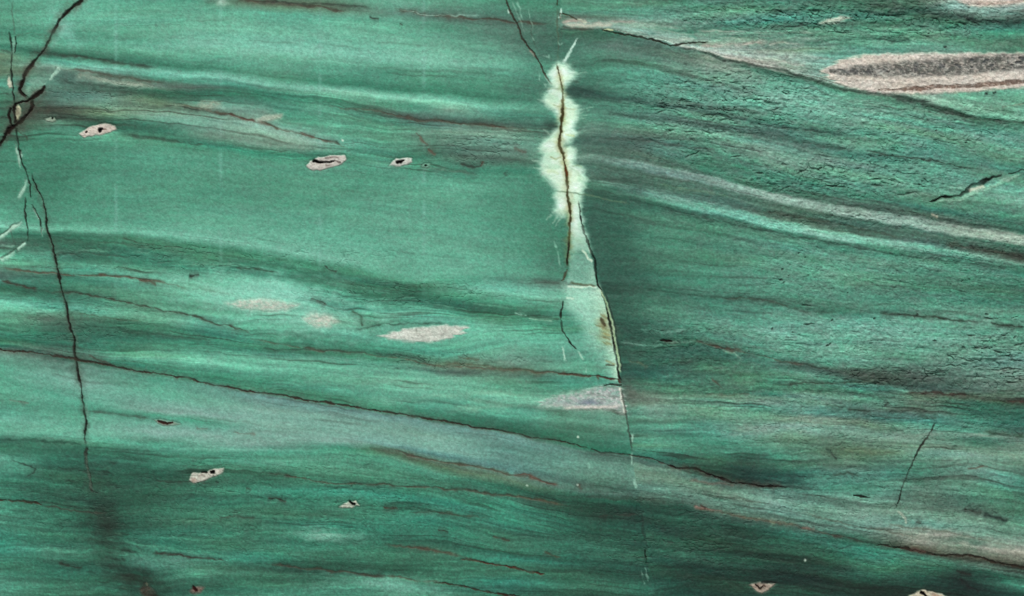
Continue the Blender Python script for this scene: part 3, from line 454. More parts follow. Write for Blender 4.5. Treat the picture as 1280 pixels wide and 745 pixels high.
# the wedge below, with its bleached rim along the crack; the bleaching stops at the crack
keep = C.copy()
s, sd = polygon('712,317 740,317 746,340 749,356 736,358 720,357 706,353 709,340'); mixto(s, 0.85 * sm(sd, -1, 4), (126, 180, 158))
haze_patch(742, 345, 7, 12, (164, 208, 182), .6); haze_patch(722, 348, 10, 5, (120, 172, 152), .4)
s, sd = polygon('706,357 720,358 736,358 749,357 757,380 762,402 768,430 773,462 775,478 762,474 748,448 734,424 720,396 706,380'); mixto(s, 0.92 * sm(sd, -9, 11) * (1 - 0.35 * sm(V[s], 385, 430)), (150, 204, 180))
s, d, t, _ = stroke('749,358 756,380 761,404 767,432 772,462 774,476', [13,14,12,11,9,6], (186, 218, 190), .9, soft=2, taper=.03)
haze_patch(734, 367, 24, 11, (166, 212, 190), .85, .1); haze_patch(748, 410, 18, 40, (140, 192, 168), .5, -.2); haze_patch(738, 445, 26, 16, (110, 176, 152), .45); haze_patch(716, 364, 10, 6, (150, 200, 176), .5)
rim = sm(U - uf, -2.5, 1.5)[..., None]; C = C * (1 - rim) + keep * rim
for i, (x, y, l) in enumerate([(757,396,9), (759,402,11), (760,408,14), (762,414,12), (763,420,12), (764,426,14), (766,433,16), (761,399,6), (759,411,20), (764,430,9), (770,456,16)]):
    stroke([(x - l, y - l * .35 - 1), (x - l * .4, y - l * .2), (x + 1, y)], [.6, 1.2, 1.3], [(112,104,60), (140,126,72), (92,80,46)][i % 3], .6, taper=.3, soft=2, depth=.1, broken=.6, bs=4, wvar=.6)
haze_patch(757, 412, 9, 18, (150, 136, 82), .5, -.2)
stroke('750,395 753,402 756,408', [1, 2.2, 1.5], (70, 60, 34), .8)
stroke('707,357 716,358 728,359 740,358 749,358', 1.2, (206, 232, 208), .9, taper=.08)
stroke('706,372 712,372 718,374', 1.1, (190, 220, 196), .85)
stroke('712,353 722,355 735,357 748,356', 1.0, (74, 70, 44), .6)
stroke('726,313 731,318 734,324 740,328', 1.3, (206, 228, 202), .9, taper=.1)
stroke('735,310 737,318', .8, (180, 214, 190), .7)
for p in ('724,46 719,54 713,64 708,72 703,79', '703,10 700,18 700,24', '634,11 637,16'):
    stroke(p, [.6, 1.0, 1.7], (192, 222, 206), .95, taper=.1, wvar=.4, broken=.3, bs=4)
for p in ('662,10 663,20 664,28', '664,24 665,32 664,42', '665,44 668,52', '646,0 650,14 653,26', '697,50 700,56 704,53', '678,68 688,72', '686,66 688,74', '697,40 695,46', '674,90 675,100 680,106 686,109', '696,306 697,320 699,330 701,336', '694,300 697,310',
          '703,430 704,440 706,448 708,452', '722,437 727,443 730,451', '733,461 732,466', '790,540 791,556', '790,565 791,582', '793,598 795,612', '735,577 738,585', '808,707 810,728', '803,710 806,732'):
    stroke(p, .8, (150, 200, 176), .6, taper=.2, broken=1.0, bs=4, wvar=.7)

# ------------------------------------------------------------------ lenses and inclusions
LJ = (U + 6.5 * noise(U / 11, V / 1.6, 151) + 1.0 * noise(U / 3, V / 2, 152), V + 1.3 * noise(U / 6, V / 3, 153))
def lens(p, label, col, soft=1.2, speck=10, lift=0.35, rim=None, mat='inclusion', jit=None, alpha=1.0, name='mineral_lens', rimw=3.0, streak=0.0):
    i = new_part(name, label, None, mat)
    s, sd = polygon(p, jit, 8 + soft * 2)
    a = sm(sd, -soft, soft) * alpha
    if soft > 3: a = a * (0.72 + 0.28 * noise(U[s] / 3, V[s] / 2, 128))
    n = 0.7 * fbm(U[s] / 2.3, V[s] / 2.0, 121, 2) + 0.3 * noise(U[s] / 9, V[s] / 4, 122)
    c = np.array(col, float) + (n * speck)[..., None] * np.array([1.0, 1.0, 0.95])
    if rim is not None:
        e = (1 - sm(sd, 0, rimw))[..., None]; c = c * (1 - e) + np.array(rim) * e
    C[s] = C[s] * (1 - a[..., None]) + c * a[..., None]; H[s] += lift * a + 0.2 * n * a - (.45 if soft < 2 else .15) * np.exp(-((sd + .6) / 1.1) ** 2)
    if soft < 2: mixto(s, .2 * np.exp(-((sd + .9) / 1.0) ** 2), (58, 92, 74))
    claim(s, sd > -0.15 * soft, i); return i
def cavity(parent, p, wd, depth=2.2, col=(18, 15, 14), label=None):
    i = new_part('cavity', label, parent, 'fissure')
    s, d, t, w_ = stroke(p, wd, col, 1.0, taper=0, depth=depth, soft=.7)
    claim(s, d < np.maximum(w_, 0.8), i); return i
big = lens('1025,91 1036,82 1050,75 1075,69 1105,67 1140,66 1180,66 1230,66 1281,66 1340,68 1400,76 1440,88 1400,98 1340,106 1281,110 1240,113 1200,116 1160,118 1120,118 1095,117 1070,112 1050,106 1035,98',
           'large pinkish lens with a dark speckled core', (200, 186, 174), 2.6, 24, .5, rim=(188, 190, 172), jit=LJ)
for p, wd, col in [('1038,90 1060,89 1100,87.5 1160,85 1220,81.5 1282,78 1360,84', [3,9,11.5,11.5,11,10,4], (100, 98, 92)), ('1098,113 1130,112 1160,110.5 1220,106 1284,101', [1.2,2.6,3.0,2.8,2.6], (124, 100, 88))]:
    P = pts_of(p); A = np.array(P); s = box(A[:, 0].min(), A[:, 1].min(), A[:, 0].max(), A[:, 1].max(), 14)
    d, t = pdist(P, s, SU, SV); w_ = np.interp(t, np.linspace(0, 1, len(wd)), wd)
    sp = fbm(U[s] / 2.6 + noise(U[s] / 6, V[s] / 6, 7) * 1.4, V[s] / 2.2 + noise(U[s] / 6, V[s] / 6, 8) * 1.4, 131, 2)
    a = (1 - sm(d, w_ * 0.6, w_ * 1.2)) * np.clip(0.85 + 0.8 * sp, 0, 1)
    mixto(s, a, col); H[s] -= 0.55 * a
    if wd[0] == 3:
        worm = sm(1 - np.abs(noise(U[s] / 5 + sp, V[s] / 3.2, 133)) * 4, 0.1, 0.9) * (1 - sm(d, w_ * .6, w_)); mixto(s, 0.7 * worm, (176, 170, 160))
        dark = sm(noise(U[s] / 5, V[s] / 3, 134), .25, .6) * (1 - sm(d, w_ * .5, w_ * .95)) * (0.55 + 0.45 * sm(U[s], 1150, 1230)); mixto(s, 0.75 * dark, (62, 66, 70)); H[s] -= .5 * dark
tr = lens('1183,-6 1200,3 1212,8 1235,9.5 1258,8 1284,4 1330,-4 1350,-14 1260,-20', 'pinkish white lens at the top edge beside dark green stone', (206, 192, 180), 2.6, 22, .4, rim=(190, 190, 174), jit=LJ)
stroke('1215,3 1240,5 1270,2 1290,-2', 2, (150, 124, 112), .5, soft=2)
fl = lens('672,508 677,501 690,496 705,493 720,490 738,485 752,482.5 765,481.5 774,482 776,490 779,501 781,512 783,519 779,517 768,513 750,512 720,512 700,510 680,509.5',
          'greyish lilac lens cut off by the fracture', (180, 178, 177), 3.8, 40, .3, rim=(176, 188, 176), rimw=4, jit=LJ)
haze_patch(690, 505, 22, 5, (120, 168, 148), .45)
haze_patch(738, 503, 12, 3, (108, 120, 138), .8); haze_patch(710, 502, 18, 3, (140, 148, 150), .5); haze_patch(700, 506, 20, 2, (206, 192, 184), .5)
stroke('700,509 730,509 755,508 779,507', 1.8, (216, 202, 192), .75, soft=2); stroke('775,484 778,500 782,518', 1.6, (222, 220, 204), .85, soft=1.4, taper=.05)
lens('98,166 110,160 120,157 130,155 143,157 145,162 135,166 120,169 105,171', 'pinkish spot with a dark hole below the branching crack', (203, 187, 175), .95, 30)
cavity(len(PARTS) - 1, '124,164 126,162 128,161', [2.0, 2.4, 1.2]); cavity(len(PARTS) - 2, '107.6,165 108.6,164.6', .9); stroke('128,161 134,161', .9, (110,80,72), .7)
lens('383,206 388,200 398,196 410,194 425,193 431,193.5 432,199 428,204 415,209 400,213 390,212 384,209', 'pinkish grey spot with a curved dark slit', (196, 186, 177), .95, 30)
cavity(len(PARTS) - 1, '392.5,200 398,202 406,202.4 416,201.4', [1.5, 1.5, 1.2, .8]); stroke('416,201 421,201 426,203', .8, (90,76,70), .8); stroke('404,197 412,196 424,196.5', .9, (116,98,92), .7); stroke('406,207 414,206', .9, (130,110,102), .6)
lens('487,208 490,203 497,199 508,197 515,198 514,202 508,206 498,209', 'small whitish spot with a black hole', (200, 198, 188), 1.0, 28)
cavity(len(PARTS) - 1, '496.5,204.5 500,203 503,201.6', [1.6, 2.4, 1.4])
lens('56,149 61,147 68,148 70,151 64,153 58,152', 'tiny pale ring with a dark dot beside the branching crack', (150, 166, 146), 1.0, 14); cavity(len(PARTS) - 1, '64.6,149 65.6,148.6', .9)
lens('246,132 253,127 264,125 277,127 276,132 266,136 253,137', 'faint sandy patch', (166, 172, 150), 3.5, 14, .1, alpha=.8)
lens('318,148 330,145 345,142 353,143 350,148 338,150 324,152', 'thin sandy sliver above a brown thread', (176, 182, 162), 2.6, 12, .1, alpha=.8)
lens('282,379 300,374 325,374 350,376 374,382 360,388 325,389 300,385', 'soft pale lens with blurred edges', (200, 196, 182), 4.5, 16, .1)
lens('378,397 388,393 402,391 416,394 424,402 412,408 396,409 386,404', 'soft pale round patch beside the blurred lens', (198, 194, 180), 4.5, 16, .1)
lens('475,420 490,416 510,411 535,408 560,406.5 586,407.5 578,416 562,423 540,428 515,427 494,424', 'clear edged pale grey lens', (192, 193, 182), 2.2, 30, .25, jit=LJ)
stroke('515,418 530,420 545,417 560,418', 1.4, (150, 152, 142), .5, soft=2); stroke('520,410 522,418', .8, (140,144,132), .5)
lens('236,600 241,592 250,591.5 262,588 280,585 278,590 268,594 258,601 245,604 238,602', 'slanted cream chip in the dark bottom layer', (194, 188, 174), 1.0, 30)
cavity(len(PARTS) - 1, '263.5,590.6 268,589.8', 1.3); cavity(len(PARTS) - 2, '253,590.6 258,590', .9); stroke('239,601 246,600', 1.8, (190,156,140), .6); stroke('246,597 252,594 258,595', .8, (150,134,122), .6)
lens('423,635 432,630 438,626 446,626.5 449,632 440,634.5 428,636.5', 'small cream chip with a black notch', (194, 194, 176), 1.0, 26); cavity(len(PARTS) - 1, '438,627.4 443,631', [1.6, 1.7])
lens('192,526 200,525 210,527 220,529 225,531 216,533 206,532 198,530', 'narrow brown slit with pink rim', (152, 150, 134), 1.6, 18, .1, alpha=.75); cavity(len(PARTS) - 1, '198,526.6 203,528.6 210,530 216,529.4', [.8, 1.4, 1.5, .8], 1.2, (70, 40, 34))
lens('936,731 945,728.6 950,727 960,729 971,730.6 966,734 960,739 952,742 946,740 940,735', 'pinkish brown knot with dark creases at the bottom edge', (170, 150, 134), 1.7, 44, .5)
cavity(len(PARTS) - 1, '944,731 948,733.4 950,737 954,733.6', 1.0, 1.2, (62, 44, 36)); stroke('954,731 959,732.6', 1.0, (80,58,46), .8); stroke('950,727.4 960,727.6 974,728', 1.3, (24,30,26), .8)
lens('1135,743 1145,739.4 1155,738 1168,740 1180,742.6 1190,748 1196,758 1170,770 1140,768 1128,756', 'sandy knot cut by the bottom edge', (190, 176, 152), 1.5, 36, .5); cavity(len(PARTS) - 1, '1151,741 1155,743 1158,747', 1.3)
stroke('1164,743 1172,744 1180,748', 1.4, (176,140,118), .7)
lens('1024,28.5 1035,24 1050,20 1064,21 1058,25.5 1045,29 1030,30', 'small pale chip above the large speckled lens', (176, 186, 168), 2.4, 16, .2, jit=LJ)
lens('528,206 531,203.6 537,204.6 538,208 533,210 529,209', 'tiny pale ring', (128, 172, 150), 1.4, 10, .1, alpha=.7); cavity(len(PARTS) - 1, '532,207 532.8,206.6', .9)
lens('176,736 180,731 187,731 190,738 195,746 192,754 178,752', 'rusty red spot at the bottom edge', (84, 64, 54), 3.4, 46, -.5, jit=FLOW); stroke('181,728 184,733', 1.2, (150,136,112), .6)
lens('236,741 240,735 247,733 254,736 250,741 243,743', 'pinkish rust spot at the bottom edge', (132, 108, 96), 2.4, 40, .1, jit=FLOW); cavity(len(PARTS) - 1, '241,735 245,738', 1.5, 1.0, (64, 30, 26))
lens('829,426 836,424.6 845,426 848,429 838,430.6 829,429', 'dark slit with pale rim right of the fracture', (120, 148, 128), 1.4, 14, .1, alpha=.7); cavity(len(PARTS) - 1, '825,425.6 832,426.6 839,426.4', [.9, 1.7, 1.0], 1.2, (34, 26, 24))
lens('20,134 24,131.6 27,135 26,142 24,150 20,151 19,142', 'cream chip caught in the branching crack', (186, 188, 152), 1.2, 18, .2)
lens('8.5,99 11,96 14,104 14.6,110 11,111 8,106', 'cream chip beside the upright crack', (196, 192, 170), 1.6, 12, .2)
stroke('701,29 712,26 724,25 735,27', 2, (182,164,150), .7, soft=2); stroke('702,31 715,32 735,32 760,31 770,30', [2,3,2.4,1.5], (198,194,174), .8, soft=2); stroke('722,24 728,26 734,29', 1.2, (176,190,160), .7)
stroke('752,38 760,37 768,37', .9, (206,206,150), .8); stroke('835,50 850,50 870,48', 2.0, (170,182,168), .5, soft=2); stroke('890,58 930,62 960,66', 3.0, (160,170,156), .5, soft=2); stroke('900,68 930,74 960,80', 3, (186,180,168), .6, soft=2); stroke('1210,240 1222,236 1232,232', 1.8, (214,200,178), .8, soft=1.6)  # last stroke: lit lower edge of the jagged crack, painted pale
stroke('1163,268 1172,270', 2, (190,174,152), .7, soft=2); stroke('1120,638 1126,643 1132,650 1133,656', [1.4,1.6,1.4,1.0], (176,190,168), .85)
for x, y in ((723, 546), (659, 606), (722, 605), (1007, 700), (428, 176)): stroke([(x - .4, y), (x + .4, y)], 1.1, (212, 226, 206), .8, taper=0)

# ------------------------------------------------------------------ light coloured hairlines beside the left cracks
for p, wd in [('19,177 22,190 25,202 27,212', [.8,1.3,1.2]), ('26,190 28,197', 1.1), ('34,224 31,231 26,242 23,249', [1,1.7,1.8,1]), ('30,277 22,282 14,285 8,291 -6,301', [1.2,1.6,2.2,1.8,1.4]), ('33,303 26,308 20,313', 1.4), ('18,315 8,321 0,326', 2.6), ('41,260 46,270 50,276', .8), ('53,284 54,296', .8), ('72,86 68,93 62,101', [2.2,1.8,1.4])]:
    stroke(p, np.atleast_1d(wd) * .9, (182, 216, 196), .85, taper=.12, depth=-.15, broken=.6, bs=6, wvar=.6); stroke(p, np.atleast_1d(wd) * 2.2, (130, 180, 158), .3, taper=.12, soft=2); stroke([(a_ - .5, b_ - 2.0) for a_, b_ in pts_of(p)], .8, (44, 62, 50), .5, taper=.15, depth=.5, broken=.8, bs=6)
for p, wd, col, al in [('0,62 8,63 14,66', .9, (60,80,66), .6), ('0,118 8,117 15,121', .8, (50,66,54), .7), ('0,146 6,146 11,147', .9, (40,52,42), .8), ('18,46 30,42 42,41 60,43', .8, (70,108,88), .5), ('36,128 50,136 64,142', 1.2, (80,84,70), .5), ('44,118 58,124 70,128', 1.4, (92,112,96), .4), ('22,162 30,168 34,176', .8, (60,66,52), .6),
                       ('697,8 697,26 698,44 698,60 697,77', .8, (84,92,70), .55), ('640,0 644,14 650,26 656,44', .7, (150,190,170), .45), ('663,22 664,40 668,54 676,70', .7, (60,76,64), .5), ('704,30 702,46 700,62', .7, (60,84,70), .45), ('676,84 684,100 690,108', .8, (176,212,190), .5),
                       ('12,280 14,292 18,306 22,318', .8, (52,76,62), .5), ('0,306 10,310 18,308', .8, (150,190,168), .5), ('46,236 52,250 56,264', .7, (150,196,172), .4), ('61,292 66,308 70,324', .7, (140,186,162), .3), ('98,452 101,468 104,482', .8, (150,190,172), .4), ('108,500 109,520 110,540', .7, (140,190,168), .4), ('90,400 94,420 97,440', .8, (120,160,138), .3)]:
    stroke(p, wd, col, al, soft=1.6, broken=.6, bs=6, wvar=.6)
s, sd = polygon('33,100 42,112 36,119 44,119 52,110 60,102 70,92 74,85 66,84 56,90 44,96'); mixto(s, .55 * sm(sd, -2, 4) * np.clip(.7 + .8 * STN[s], .2, 1), (124, 168, 146))
for p, wd in (('35,118 41,120 48,114 56,106 60,101', 1.1), ('74,86 72,91 66,96 61,102', 1.6), ('70,86 74,86 75,90', .9), ('34,226 31,233 27,240 24,247 23,252', 1.7), ('31,276 23,281 15,285 9,290 -6,301', 1.7), ('34,304 26,309 19,314', 1.1), ('20,180 24,196 27,210', 1.0), ('790,540 791,548 791,556', 1.3), ('789,564 791,574 791,584', 1.2), ('793,596 794,604 796,612', 1.3), ('704,432 705,444 708,453', 1.0), ('722,437 727,444 731,452', 1.0)):
    stroke(p, wd, (170, 208, 186), .7, taper=.3, broken=.15, bs=5, wvar=.5, depth=-.2)
for p, wd in (('704,100 730,104', 1.0), ('55,62 100,72 150,80 220,88', 1.6), ('75,88 120,92 180,100 240,108', 1.8), ('60,110 120,113 190,118 260,120', 1.8), ('70,146 120,152 180,160', 1.6), ('130,168 200,175 280,184', 1.4), ('60,300 140,304 220,314', 1.4), ('100,345 150,346 200,352', 1.3), ('280,180 340,190 400,193', 1.3)):
    stroke(p, wd, (58, 74, 58), .42, jit=FLOW, soft=2, broken=1.0, bs=12, wvar=.6, taper=.3, depth=.15)
stroke('104,4 94,14 84,28 76,42 68,54 60,66', [1.5,2.5,3.5,3.5,3,2], (138,190,172), .5, soft=2, broken=.9, bs=9)
stroke('34,106 36,116 42,119 50,111 58,102', [2,3,2.6,1.6], (140,190,164), .55, soft=2, broken=.5, bs=9)
rs = random.Random(9)
for _ in range(60):
    y = rs.uniform(575, 745); x = np.interp(y, [575, 640, 700, 745], [112, 130, 148, 172]) + rs.gauss(0, 18); q = rs.uniform(8, 30)
    stroke([(x - q / 2, y - 1), (x, y + rs.uniform(-1, 1)), (x + q / 2, y + 2)], rs.uniform(.8, 2.2), (34, 50, 40) if rs.random() < .8 else (90, 132, 108), rs.uniform(.25, .55), jit=FLOW, soft=2, taper=.35, broken=.7, bs=7)
# ------------------------------------------------------------------ cracks: real grooves with a dark filling, each a part
def crack(p, wd, label, depth=2.0, col=(36, 26, 22), parent=None, taper=.04, halo=None, name='fissure', kw=.72):
    i = new_part(name, label, parent, 'fissure'); p = pts_of(p)
    if halo: stroke(p, np.atleast_1d(wd) * 2.4 + 1.2, halo, .5, soft=2, taper=.08, broken=.7, bs=9, wvar=.5)
    wd = np.atleast_1d(np.array(wd, float)) * kw
    s, d, t, w_ = stroke(p, wd, col, .92, depth=depth * .6, taper=taper, soft=.9, broken=.5, seed=140 + i % 9, wvar=.55)
    claim(s, d < np.maximum(w_ * .95, .7), i); return i
BK = (34, 24, 20)
crack('150,-70 128,-34 106,-5 102,0 97,4 92,8 85,14 80,20 74,27 70,35 65,43 60,52 55,61 50,67 44,74 38,82 32,90 28,100 24,112 29,118 35,124', [1.3,1.5,2.0,2.3,2.1,2.0,1.6,1.5,1.8,1.9,1.8], 'wide dark slanting crack running to the top edge', 3.0, BK, halo=(78,62,50), kw=.85)
crack('58,106 50,114 42,121 35,125 28,127 20,130 17,135 18,146 20,156', [1.0,2.6,2.8,2.0,1.4,1.8,2.0,1.8,1.5], 'dark side branch of the wide crack', 2.8, BK, halo=(72,56,46), kw=.8)
crack('40,124 41,132 36,142 28,150 20,157 12,161 6,168 2,176 -8,190 -40,222 -70,262', [1.8,2.4,2.8,2.2,2.2,2.6,3.2,3.0,2.0], 'widest dark crack branch reaching the left edge', 3.0, BK, halo=(72,56,46), taper=.02, kw=.85)
crack('13,135 11,144 13,153 16,159', 1.5, None, 2.0, BK)
crack('10,38 11,45 13,55 15,65 14,80 14,95 15,108 17,118 18,128', [1.2,1.3,1.2,.9,.9,1.0,1.1,1.0], 'thin upright crack above the branching crack', 1.6, (34,40,34))
crack('19,45 19,55 18,66', [1.0,1.2,.8], None, 1.3, (34,40,34)); stroke('15,0 16,14 17,28 18,44', .9, (70,100,84), .5)
stroke('16,46 16,56 16.5,66', 1.4, (138,180,158), .6)
crack('20,160 21,170 23,182 26,195 30,206 34,218 36,226 37,238 38,248', [1.6,1.4,1.3,1.3,1.4,1.2,.9,.8,.8], 'thin crack leaving the branching crack downwards', 1.7, (32,34,28))
crack('31,247 32,260 33,275 34,290 34,303', [.8,1.0,1.0,.9], None, 1.3, (40,46,38)); crack('40,255 45,265 50,276 52,284', .8, None, 1.0, (40,52,42))
crack('40,214 41,225 45,233 50,243 54,256 57,268 58,280 60,288 64,300 68,314 72,330 74,345 76,358 79,366 82,376 85,388 87,398 90,415 93,432 95,449 96,460 99,474 102,482 104,500 105,515 107,530 107,550 109,560', [.7,1.0,1.2,1.3,1.2,1.2,1.2,1.3,1.3,1.4,2.0,1.9,1.2,1.1,1.1,.9], 'long upright dark crack through the green layers', 2.0, (36,30,25), halo=(66,84,68))
stroke('109,556 108,575 110,590 113,605 116,618', 1.3, (44,52,42), .9, depth=.6, wvar=.5, taper=.08); stroke('108,566 109,585 113,608 120,618', 1.0, (120,156,134), .4)
crack('-20,433 0,436 50,443 95,449 140,457 170,463 200,468 230,472 260,479 290,485 320,490 350,494 380,500 410,503 430,507 460,512 500,517 530,523 560,528 600,534 640,541 670,547 700,552 720,557 740,562', [1.1,1.2,1.5,1.3,1.1,1.0,1.2,1.3,1.1,1.3,1.1,1.3,1.0,.9], 'long thin crack sloping gently across the left of the slab', 1.0, (62,50,42), halo=(84,104,90), taper=.02)
crack('738,561 750,566 790,569', [1.0,1.1,.8], None, 1.3, (56,44,38)); stroke('786,569 800,571 815,574 835,581', 1.0, (60,54,46), .75, depth=.6, wvar=.5)
crack('832,580 845,585 868,586 880,590 895,597 915,603 935,605 955,607 985,610', [.8,1.3,1.2,1.3,1.6,1.6,1.4,1.2,.8], 'dark crack below a bluish dark stain', 1.6, (42,32,28), halo=(88,66,56)); stroke('860,600 890,604 920,606', 1.6, (120,92,80), .5, soft=2)
MF = crack('697,77 699,90 701,105 704,122 704,135 703,150 702,165 699,178 700,183 704,192 707,205 708,225 709,245 711,258 712,270 712,290 711,310 710,330 709,338', [.9,1.1,1.2,1.2,1.1,1.2,1.7,1.3,1.6,1.5,1.2,1.2,1.2,1.3,1.2,.9], 'brown thread down the middle of the pale filling', 1.4, (60,52,24), parent=vein, halo=(150,138,72), kw=.9)
stroke('707,205 708.5,222', [.8,1.4,.8], (112,58,26), .8, depth=.2); stroke('711,300 710.5,318 709.5,334', 1.1, (30,26,20), .7)
crack('709,338 706,344 704,350 701,352', [1,1.6,1.3], None, 1.0, (84,66,46))
crack('722,250 724,262 728,280 732,296 737,312 742,325 744,340 747,352 752,362 755,375 759,390 762,405 765,420 768,435 771,452 773,468 776,481', [.8,1.1,1.2,1.3,1.4,1.3,1.1,1.3,1.4,1.5,1.6,1.7,1.7,1.5,1.6], 'black curved crack along the lower side of the fracture', 2.2, (24,24,20))
stroke('751,361 757,378 762,394 766,412 770,432 774,452 776,468', [.6,.9,1.1,1.0,1.2,.8], (186,210,164), .85, taper=.05, depth=-.2); stroke('754,361 760,378 765,394 769,412 773,432 776.5,452 778,468', .7, (30,44,36), .6)
crack('702.5,375 703,385 702,400 704,415 712,427 722,437', [.8,1.0,1.5,1.2,1.0,.8], 'thin hooked crack left of the curved crack', 1.4, (34,34,28))
crack('696,467 715,468 730,470 745,469 757,472 772,474 776,480', [.7,1.2,1.5,1.0,1.2,1.4,1.8], 'reddish crack meeting the curved crack', 1.2, (80,52,42)); crack('754,481 766,480.4 778,482', [.7,1.0,1.4], None, 1.1, (32,26,22))
stroke('745,469 748,474', 1, (92,70,54), .7); stroke('755,456 768,456', .9, (60,60,40), .7)
stroke('776,482 778,492 781,508 784,522 787,545 790,568', 1.0, (56,62,54), .6, depth=.4)
crack('606,-60 622,-24 632,0 636,11 641,20 648,37 652,48 660,60 668,68 675,80 682,95 690,108', [.8,1.1,1.2,1.2,.9,1.5,1.3,1.2,1.0], 'slanting crack meeting the pale filling from above', 1.3, (62,56,46)); stroke('660,62 664,66 668,70', 1.1, (150,140,124), .6)
crack('750,37 775,42 800,46 825,52 838,57 860,54 886,52', [.7,1.1,1.2,1.3,1.2,1.0,.6], 'hooked dark crack along the upper right boundary', 1.5, (44,44,34))
crack('690,-60 694,-30 697,-4 697,8', .9, None, 1.0, (60,60,40)); crack('700,16 700.6,25', .9, None, 1.0, (84,66,48)); crack('702,17 712,20 722,25', .8, None, 1.0, (74,70,48))
crack('1160,252 1170,251 1176,245 1186,246 1200,244 1208,240 1213,233 1225,231 1233,226 1240,222 1255,220', [.7,1.0,1.2,1.1,1.4,2.0,2.0,2.3,1.8,1.4,.9], 'jagged dark crack near the right edge', 3.4, (26,28,24), kw=1.05); crack('1262,218 1268,217 1275,214 1288,210', [.7,1.2,1.0], None, 1.6, (34,36,30))
stroke('1164,256 1178,251 1200,250 1214,243 1236,234 1258,226 1284,217', [1.6,2.2,2.4,3.2,2.6,2.2,1.6], (146,192,164), .7, soft=2, depth=-.5)  # lit lower edge along the jagged crack, painted into the colour
crack('1170,527 1163,540 1152,557 1143,575 1132,597 1124,620 1120,637', [1.0,1.2,1.2,1.0,1.0,.9,.7], 'steep straight hairline crack in the lower right', 1.5, (44,42,36))
crack('1090,681 1130,685 1150,690 1170,693 1190,694 1210,694 1230,699 1255,705 1285,711 1360,724', [.8,1.3,2.2,2.2,1.6,1.7,2.0,1.6,1.2,.6], 'brown crack under a pinkish layer in the lower right', 1.5, (58,48,40)); stroke('1138,686 1150,689 1158,691', 2.2, (98,70,60), .8, soft=2)
crack('574,700 585,700 600,702 630,707 645,711 660,715 672,717 682,719', [1.3,1.4,1.0,1.0,1.2,1.6,1.9,.8], 'short rusty red crack in the bottom layer', 1.2, (92,54,42))
crack('540,727 560,731 575,733 590,736 615,741 645,746 700,758', [.9,1.1,1.5,1.8,1.3,1.0], 'brown crack running off the bottom edge', 1.2, (72,48,38))
crack('-20,621 0,624 15,626 30,626 40,628 46,630 53,632', [.9,.9,1.0,1.3,1.7,.9], 'brown crack starting at the left edge of the bottom layer', 1.1, (74,50,40)); stroke('53,632 75,636 100,639 135,642', 1.0, (66,64,52), .6)
crack('806,687 808,697 808.6,706', [.8,1.2,1.0], None, 1.0, (30,36,30)); stroke('803,640 805,660 806,676', 1.2, (38,58,48), .5)
crack('1066,620 1076,620.6 1089,621.4', [1.0,1.4,1.1], None, 1.4, (36,34,30))
stroke('109,444 128,452 145,457', 1.0, (70,54,46), .5)

# ------------------------------------------------------------------ small open cleavage cracks and pits of the rough block
rnd = random.Random(4)
for p in ('1225,397 1240,398 1255,397', '1262,398 1275,396', '1208,420 1220,418', '1224,419 1245,420', '1250,419 1260,421', '1213,435 1235,434 1240,437', '1240,437 1256,441', '1263,435 1270,432 1284,428', '1197,446 1208,451 1220,452',
          '1174,457 1190,455 1205,458 1215,456', '1214,461 1225,458 1232,457', '1232,461 1248,463 1265,461 1284,461', '1258,451 1270,450 1284,451', '1213,472 1235,472', '1250,471 1284,469', '1255,477 1275,477', '1265,424 1272,421', '1229,393 1236,392',
          '853,198 865,193 880,188', '912,199 928,194', '942,217 956,217', '990,220 1005,213 1016,206', '1018,212 1035,207', '975,206 984,204', '1025,233 1040,232 1052,231', '1075,225 1100,224 1125,228', '1115,241 1130,244 1145,241 1152,245', '1088,231 1105,234', '1140,232 1152,230',
          '975,238 990,232', '1000,383 1018,384', '1002,406 1020,404', '1032,434 1042,429', '820,142 835,138', '832,165 845,162', '852,164 872,165', '845,127 858,126', '855,104 860,103', '905,96 915,92', '888,97 900,98', '930,98 940,94', '960,140 975,136'):
    q_ = rnd.uniform(.5, 1.0); stroke(p, [q_ * .4, q_, q_ * .7, q_ * .3], (44, 66, 54), .65, taper=.3, depth=1.2, soft=1.4, wvar=.8, broken=.5, bs=5); stroke([(a_, b_ + 1.8) for a_, b_ in pts_of(p)], q_ * .8, (140, 186, 164), .3, soft=2)  # second stroke paints a lit lower lip under each crack
for x, y, r in ((1168,427,2.0), (1040,400,1.6), (1034,433,1.8), (988,346,1.6), (1010,344,1.5), (979,337,1.6), (976,350,1.6), (980,354,1.3), (1006,321,1.2), (998,316,1.3), (1203,352,1.6), (1060,366,1.2), (828,127,1.6), (1182,58,1.8), (1160,42,1.5), (1170,163,2), (1208,177,1.3), (990,416,1.1), (965,411,1.2), (1093,398,1.2)):
    stroke([(x - r * .5, y + .3), (x + r * .5, y - .3)], r * .55, (36, 54, 46), .75, taper=0, depth=1.0, wvar=.8)
tilt = np.where(isR & (V < 400), .16, .06)
def ridged(seed, sx, sy, thick):
    x = U / sx + .2 * noise(U / 9, V / 6, seed + 1); y = (V - tilt * U) / sy + .45 * noise(U / 14, V / 6, seed + 2) + .14 * noise(U / 4, V / 3, seed + 4)
    return (1 - sm(np.abs(noise(x, y, seed)), thick * .3, thick)) * sm(noise(U / 17, V / 5, seed + 3), .0, .55)
dens = np.zeros((NV, NU))
